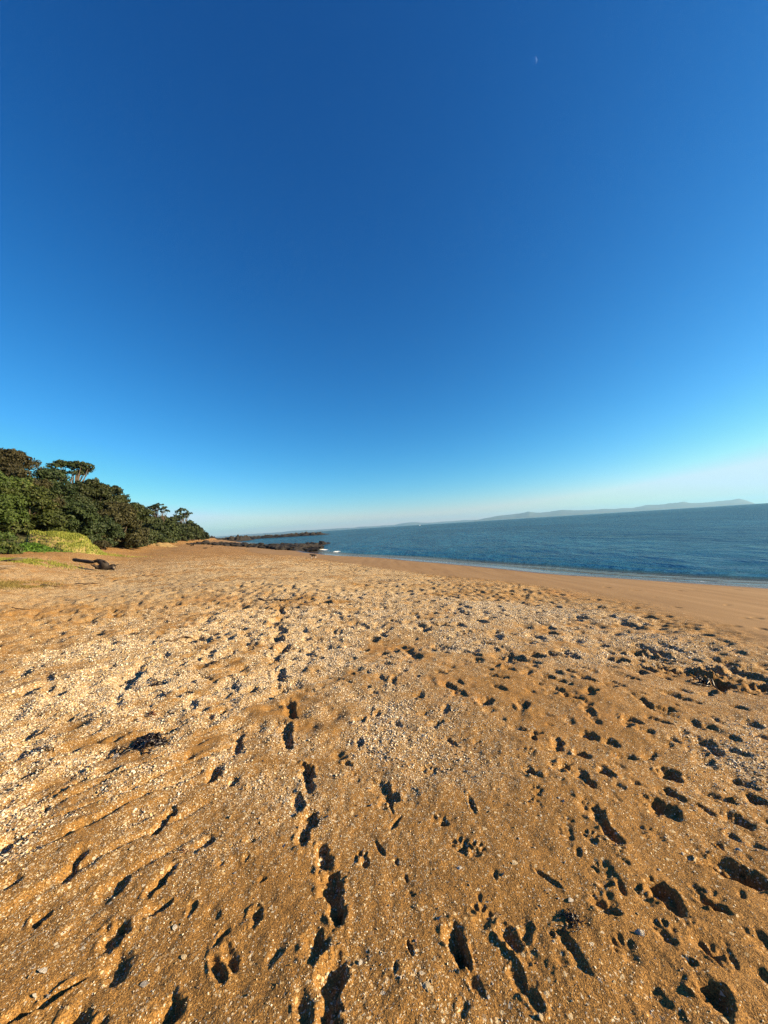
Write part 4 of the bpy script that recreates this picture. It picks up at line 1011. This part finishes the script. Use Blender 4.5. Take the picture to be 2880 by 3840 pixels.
twig(190, 2196, .7, 1.5, .03, M_TWIG, 'dark stick on the sand near the dry grass', 5)
twig(1040, 2245, 1.1, 1.9, .03, M_TWIG, 'dark stick in the wrack line across the shell beach', 6)
twig(570, 2158, .8, 1.2, .03, M_TWIG, 'dark stick on pale shell sand just seaward of the log', 7)
twig(80, 2290, .5, 1.6, .012, M_TWIG, 'thin curved twig on orange sand at the landward edge', 8)
twig(500, 3428, .05, .9, .0016, M_LOGRAW, 'tiny pale straw across the rim of a foot hollow', 9, False)

# wrack: dark crumbs of weed and bark scattered in lines
def crumbs(name, lines, n, label, seed):
    g = np.random.default_rng(seed); V = []; F = []
    for (x0, y0, x1, y1) in lines:
        for k in range(n):
            t = g.uniform(); p = G(x0 + (x1 - x0) * t, y0 + (y1 - y0) * t)
            x = p.x + g.normal(0, .22); y = p.y + g.normal(0, .22); z = hs(x, y)
            l = g.uniform(.02, .09); w = l * g.uniform(.15, .5); a = g.uniform(0, 6.28); h = w * .6
            c, s = math.cos(a), math.sin(a); o = len(V)
            V += [(x - c * l, y - s * l, z), (x + s * w, y - c * w, z), (x + c * l, y + s * l, z), (x - s * w, y + c * w, z), (x, y, z + h)]
            F += [(o, o + 1, o + 4), (o + 1, o + 2, o + 4), (o + 2, o + 3, o + 4), (o + 3, o, o + 4)]
    me = bpy.data.meshes.new(name); me.from_pydata(V, [], F); me.update()
    tag(add(name, me, M_WEED), label, 'debris', kind='stuff')
crumbs('wrack_line', [(420, 2160, 820, 2215), (820, 2215, 1120, 2245), (200, 2175, 520, 2150), (1500, 2170, 1420, 2175)], 90, 'dark crumbs of weed and bark in the wrack line', 9)

# ------------------------------------------------------------------ shells
def shell_colour(name):
    m = NT(name)
    t = m.attr('tint', 'INSTANCER').outputs['Fac']
    c = m.ramp(t, [(0.0, (0.5152, 0.4232, 0.2760)), (.22, (0.4600, 0.3128, 0.1288)), (.36, (0.5704, 0.5152, 0.4048)), (.54, (0.3496, 0.2392, 0.1104)), (.66, (0.2392, 0.1564, 0.0828)), (.78, (0.5520, 0.4784, 0.3680)), (.88, (0.3036, 0.2668, 0.2208)), (.94, (0.0736, 0.0460, 0.0322))], 'CONSTANT')
    m.bsdf(i_Base__Color=c, i_Roughness=.55)
    return m.mat
def chip_cloud(name, pts, rot, scl, tint, label):
    me = bpy.data.meshes.new(name); me.vertices.add(len(pts)); me.vertices.foreach_set('co', np.asarray(pts, np.float32).ravel())
    for an, v in (('crot', rot), ('cscl', scl)):
        a = me.attributes.new(an, 'FLOAT_VECTOR', 'POINT'); a.data.foreach_set('vector', np.asarray(v, np.float32).ravel())
    fattr(me, 'tint', tint)
    o = add(name, me)
    ng = bpy.data.node_groups.new(name, 'GeometryNodeTree')
    ng.interface.new_socket('Geometry', in_out='INPUT', socket_type='NodeSocketGeometry'); ng.interface.new_socket('Geometry', in_out='OUTPUT', socket_type='NodeSocketGeometry')
    N = ng.nodes; gi = N.new('NodeGroupInput'); go = N.new('NodeGroupOutput')
    ico = N.new('GeometryNodeMeshIcoSphere'); ico.inputs['Radius'].default_value = 1.0; ico.inputs['Subdivisions'].default_value = 1
    sm = N.new('GeometryNodeSetMaterial'); sm.inputs['Material'].default_value = M_CHIP
    iop = N.new('GeometryNodeInstanceOnPoints')
    na1 = N.new('GeometryNodeInputNamedAttribute'); na1.data_type = 'FLOAT_VECTOR'; na1.inputs['Name'].default_value = 'crot'
    na2 = N.new('GeometryNodeInputNamedAttribute'); na2.data_type = 'FLOAT_VECTOR'; na2.inputs['Name'].default_value = 'cscl'
    e2r = N.new('FunctionNodeEulerToRotation')
    lk = ng.links.new
    lk(gi.outputs[0], iop.inputs['Points']); lk(ico.outputs['Mesh'], sm.inputs['Geometry']); lk(sm.outputs[0], iop.inputs['Instance'])
    lk(na1.outputs['Attribute'], e2r.inputs[0]); lk(e2r.outputs[0], iop.inputs['Rotation']); lk(na2.outputs['Attribute'], iop.inputs['Scale']); lk(iop.outputs[0], go.inputs[0])
    md = o.modifiers.new('chips', 'NODES'); md.node_group = ng
    tag(o, label, 'shells', kind='stuff')
    return o
M_CHIP = shell_colour('shell_chip')
g = np.random.default_rng(77)
def scatter(n, r0, r1, dens_pow, base, size0, size1):
    a = np.radians(g.uniform(-58, 58, n)); rad = np.sqrt(g.uniform(r0 * r0, r1 * r1, n))
    x, y = rad * np.sin(a), rad * np.cos(a)
    den = shell_den(x, y)
    keep = g.uniform(0, 1, n) < np.clip(den ** dens_pow + base, 0, 1)
    x, y, rad, den = x[keep], y[keep], rad[keep], den[keep]; k = len(x)
    s = (size0 + (size1 - size0) * g.uniform(0, 1, k) ** 3) * (0.5 + 0.5 * smooth(.1, .6, den))
    z = hsv(x, y)
    scl = np.stack([s, s * g.uniform(.45, .95, k), s * g.uniform(.18, .5, k)], 1)
    rot = np.stack([g.normal(0, .5, k), g.normal(0, .5, k), g.uniform(0, 6.283, k)], 1)
    return np.stack([x, y, z + s * .12], 1), rot, scl, g.uniform(0, 1, k)
sets = [scatter(170000, 1.0, 2.6, 1.1, .045, .0018, .0085), scatter(330000, 2.6, 5.5, 1.1, .02, .0030, .0125), scatter(230000, 5.5, 11, 1.2, .0, .006, .019)]
P, Ro, Sc, Ti = [np.concatenate(q) for q in zip(*sets)]
chip_cloud('shell_hash', P, Ro, Sc, Ti, 'crushed shell fragments strewn over the sand')
print('chips', len(P))

def cockle(nr_=6, na_=17, depth=.45, ribs=8):
    V = [(0, 0, depth * .55)]; F = []
    for i in range(1, nr_ + 1):
        t = i / nr_
        for j in range(na_):
            a = (j / (na_ - 1) - .5) * 2.55
            w = 1 + (.05 * math.cos(j / (na_ - 1) * ribs * 6.283)) * t
            rr_ = 2 * t * (math.cos(a * .55) ** .7) * w
            x = rr_ * math.sin(a) * .95; y = rr_ * math.cos(a)
            z = depth * (math.sin(min(1, (.25 + t * .9)) * math.pi) * .9) * (1 - .25 * abs(a)) + .02 * math.cos(j / (na_ - 1) * ribs * 6.283)
            V.append((x, y, max(z, 0) if i < nr_ else 0))
    for j in range(na_ - 1): F.append((0, 1 + j, 2 + j))
    for i in range(nr_ - 1):
        for j in range(na_ - 1):
            a = 1 + i * na_ + j; F.append((a, a + na_, a + na_ + 1, a + 1))
    V = [(x, y - 1, z) for x, y, z in V]
    return V, F
def fragment(seed):
    g = np.random.default_rng(seed); n = 7; V = []; F = []
    ang = np.sort(g.uniform(0, 6.283, n)); rad = g.uniform(.6, 1.15, n)
    for h, k in ((0, 1.0), (.14, .96), (.26, .55)):
        for a, q in zip(ang, rad): V.append((math.cos(a) * q * k, math.sin(a) * q * k * .68, h + .12 * (1 - (q * k) ** 2)))
    for r_ in range(2):
        for j in range(n): F.append((r_ * n + j, r_ * n + (j + 1) % n, (r_ + 1) * n + (j + 1) % n, (r_ + 1) * n + j))
    F.append(tuple(2 * n + j for j in range(n)))
    return V, F
SHM = {}
for nm, c, c2 in (('white', (0.6720, 0.6400, 0.5760), (0.5600, 0.4960, 0.4000)), ('yellow', (0.6240, 0.4400, 0.1600), (0.4960, 0.3200, 0.1200)), ('cream', (0.6400, 0.5440, 0.3680), (0.4960, 0.3680, 0.2160)), ('grey', (0.3680, 0.3520, 0.3440), (0.2400, 0.2160, 0.2000)), ('pink', (0.5600, 0.4000, 0.3360), (0.4000, 0.2560, 0.2080))):
    SHM[nm] = simple('shell_' + nm, c, .45, .3, 3.0, .05, .4, c2)
def shm(vf, mat, nm):
    me = join([vf], nm); me.materials.append(mat); return me
COCK = {k: shm(cockle(), SHM[k], 'cockle') for k in SHM}
FRAG = {k: [shm(fragment(i + 3 * len(k)), SHM[k], 'shell_fragment') for i in range(3)] for k in SHM}
def put_shell(x, y, s, colr, whole, label, group, tilt=.35, lift=.15):
    o = bpy.data.objects.new('seashell' if whole else 'shell_fragment', COCK[colr] if whole else random.choice(FRAG[colr]))
    C.objects.link(o)
    o.scale = (s, s, s * random.uniform(.8, 1.1)); o.location = (x, y, hs(x, y) + s * lift)
    o.rotation_euler = (random.gauss(0, tilt), random.gauss(0, tilt), random.uniform(0, 6.28))
    tag(o, label, 'shell', group)
    return o
for px, py, s, colr, whole, lab in [
    (160, 3632, .0125, 'white', 1, 'large white cockle with a grey shaded side on bare brown sand'), (178, 3712, .012, 'grey', 0, 'long grey white shell sliver on the edge of a narrow furrow'),
    (108, 3660, .008, 'cream', 0, 'slim cream shell fragment just beside the large white cockle'), (375, 3028, .014, 'yellow', 1, 'plump yellow shell on the shell bed landward of the trail'),
    (562, 3146, .014, 'yellow', 0, 'wide pale yellow shell fragment near a deep heel hollow'), (2402, 3526, .012, 'white', 1, 'bright white shell alone on smooth brown sand near paw prints'),
    (2142, 3386, .010, 'white', 1, 'white shell on the rim of the seaweed hollow'), (1722, 3248, .010, 'white', 1, 'upturned white shell in the bottom of a small dent'),
    (1598, 3702, .010, 'cream', 1, 'cream shell on brown sand between two dark hollows'), (1648, 3442, .009, 'white', 1, 'white shell at the lip of the deep crumbled hole'),
    (1352, 3600, .008, 'white', 1, 'small round white shell beside the deep trail print'), (1388, 3560, .008, 'yellow', 0, 'slim yellow shell fragment just ahead of the small round white shell'),
    (1475, 3290, .008, 'cream', 0, 'cream shell flake on the ridge past the deepest footprint'), (655, 3460, .009, 'white', 1, 'round white shell on bare sand near the foot hollow'),
    (690, 3572, .009, 'cream', 1, 'round cream shell in a cluster of three pale shells'), (540, 3668, .009, 'grey', 1, 'grey shell with a long shadow on bare sand'),
    (435, 2850, .02, 'grey', 1, 'pale grey shell by the largest black seaweed clump'), (520, 2712, .02, 'white', 1, 'bleached white shell between the two big seaweed clumps'),
    (312, 2632, .02, 'white', 0, 'bright white shell slab on the shell bed near a long shadow'), (2028, 3823, .012, 'cream', 0, 'flat cream shell fragment on the smoothest brown sand'),
    (1390, 2998, .016, 'white', 0, 'thin square rimmed white shell standing on edge in a scuffed dent'), (1068, 2922, .012, 'cream', 0, 'cream flake on the landward side of the trail'),
    (2560, 3205, .010, 'white', 0, 'small white shell chip between two shoe prints'), (1932, 3243, .010, 'cream', 1, 'cream shell beside a small round dent')]:
    p = G(px, py); put_shell(p.x, p.y, s, colr, whole, lab, None)
KINDS = [('white', 1, 'small whole white shell on brown sand', 30), ('cream', 1, 'small whole cream shell on brown sand', 28), ('white', 0, 'small chip of white shell on the sand', 55), ('cream', 0, 'small chip of cream shell on the sand', 55),
         ('yellow', 0, 'small chip of yellow shell on the sand', 45), ('grey', 0, 'small chip of grey shell on the sand', 30), ('pink', 0, 'small chip of pinkish shell on the sand', 30)]
for colr, whole, lab, n in KINDS:
    k = 0
    while k < n:
        a = R(random.uniform(-52, 52)); rad = random.uniform(1.25, 3.2)
        x, y = rad * math.sin(a), rad * math.cos(a)
        if random.random() > .25 + float(shell_den(np.array([x]), np.array([y]))[0]): continue
        put_shell(x, y, random.uniform(.0045, .0075) * (.8 + .2 * rad), colr, whole, lab, f'{colr} {"whole shells" if whole else "shell chips"} on the near sand')
        k += 1

# ------------------------------------------------------------------ far shore, boat, moon, haze
m = NT('far_land')
pos = m.n('ShaderNodeTexCoord').outputs['Object']; nz = m.noise(pos, .004, 5, .6)
m.bsdf(i_Base__Color=m.ramp(nz.outputs[0], [(.35, (.04, .06, .05)), (.65, (.09, .10, .08))]), i_Roughness=.95)
def land(name, prof, dist, depth, seed):
    """prof: photo x, height in photo px above the horizon"""
    n = 260; nw = 14
    pp = np.array(prof, float); t = np.linspace(pp[0, 0], pp[-1, 0], n)
    hpx = np.interp(t, pp[:, 0], pp[:, 1])
    x = np.array([at(q, 1976 - (q - 1440) * .0627, dist).x for q in t])
    hh_ = hpx * dist / FPX
    s = np.linspace(-1, 1, nw)[None, :]
    Y = dist + s * depth + 0 * x[:, None]; X = x[:, None] * Y / dist
    env = np.clip(1 - np.abs(s), 0, 1) ** .8
    Z = SEA - 1 + (hh_[:, None] + 1.2) * env * (1 + .35 * fbm(X * .0022, Y * .0022, seed, 4)) 
    me = mesh_np(name, np.stack([X, Y, Z], -1).reshape(-1, 3), polar_faces(n, nw, False))
    o = add(name, me, m.mat); o['kind'] = 'structure'
land('far_hills', [(1740, 0), (1800, 7), (1850, 13), (1900, 15), (1950, 19), (1985, 26), (2010, 20), (2060, 18), (2110, 21), (2180, 18), (2250, 16), (2330, 14), (2370, 13), (2420, 19), (2500, 21), (2560, 23), (2620, 18), (2680, 17), (2730, 20), (2770, 24), (2795, 17), (2815, 8), (2832, 1), (2840, 0)], 11500, 1800, 7)
land('far_hills', [(640, 0), (760, 3), (900, 5), (1040, 6), (1180, 7), (1330, 6), (1480, 6), (1520, 12), (1545, 14), (1580, 8), (1650, 6), (1740, 8), (1820, 5), (1900, 0)], 14500, 900, 11)

bp = at(1574, 1969, 1500)
boat = empty('boat', (bp.x, bp.y, SEA))
M_BOAT = simple('boat_white', (.8, .8, .8), .4, .05, 1, .001)
hull = [(-3.6, -1.1, .9), (-3.6, 1.1, .9), (2, 1.2, 1.0), (4.2, 0, 1.3), (2, -1.2, 1.0), (-3.4, -.8, -.3), (-3.4, .8, -.3), (2, .7, -.3), (3.4, 0, -.2), (2, -.7, -.3)]
me = bpy.data.meshes.new('hull'); me.from_pydata(hull, [], [(0, 4, 3, 2, 1), (0, 1, 6, 5), (1, 2, 7, 6), (2, 3, 8, 7), (3, 4, 9, 8), (4, 0, 5, 9)]); me.update()
add('hull', me, M_BOAT, boat)
cbn = [(-2, -.9, 1), (-2, .9, 1), (1.6, .8, 1), (1.6, -.8, 1), (-1.8, -.8, 2.5), (-1.8, .8, 2.5), (.6, .7, 2.5), (.6, -.7, 2.5)]
me = bpy.data.meshes.new('cabin'); me.from_pydata(cbn, [], [(4, 5, 6, 7), (0, 1, 5, 4), (1, 2, 6, 5), (2, 3, 7, 6), (3, 0, 4, 7)]); me.update()
add('cabin', me, M_BOAT, boat)
tag(boat, 'tiny white motor boat far out on the horizon', 'boat')

md_ = ray(2003, 229).normalized()
mp_ = CAM + md_ * 40000
bm = bmesh.new(); bmesh.ops.create_uvsphere(bm, u_segments=48, v_segments=32, radius=40000 * math.tan(R(.27))); me = bpy.data.meshes.new('moon'); bm.to_mesh(me); bm.free()
me.polygons.foreach_set('use_smooth', [True] * len(me.polygons))
m = NT('moon_surface')                                # moonlight adds to the blue air in front of it
pos = m.n('ShaderNodeTexCoord').outputs['Object']; nz = m.noise(pos, .012, 4, .6)
df = m.n('ShaderNodeBsdfDiffuse', i_Color=m.ramp(nz.outputs[0], [(.3, (.035, .055, .10)), (.7, (.06, .09, .15))]))
tp = m.n('ShaderNodeBsdfTransparent'); ad = m.n('ShaderNodeAddShader'); m.link(df.outputs[0], ad.inputs[0]); m.link(tp.outputs[0], ad.inputs[1])
mx = m.n('ShaderNodeMixShader', i_0=m.n('ShaderNodeNewGeometry').outputs['Backfacing']); m.link(ad.outputs[0], mx.inputs[1]); m.link(tp.outputs[0], mx.inputs[2]); m.link(mx.outputs[0], m.out.inputs['Surface'])
mo = add('moon', me, m.mat); mo.location = mp_
tag(mo, 'thin pale crescent moon high in the blue sky', 'moon')

bm = bmesh.new(); bmesh.ops.create_cube(bm, size=1); me = bpy.data.meshes.new('haze'); bm.to_mesh(me); bm.free()
hz = bpy.data.objects.new('haze', me); C.objects.link(hz)
hz.scale = (34000, 34000, 310); hz.location = (0, 0, 310 / 2 - 14)
hm = bpy.data.materials.new('haze'); hm.use_nodes = True; hm.node_tree.nodes.clear()
ho = hm.node_tree.nodes.new('ShaderNodeOutputMaterial'); hv = hm.node_tree.nodes.new('ShaderNodeVolumePrincipled')
hv.inputs['Color'].default_value = (.28, .63, 1.0, 1); hv.inputs['Density'].default_value = 0.00005; hv.inputs['Anisotropy'].default_value = 0.2
hm.node_tree.links.new(hv.outputs[0], ho.inputs['Volume'])
me.materials.append(hm)
tag(hz, kind='stuff')
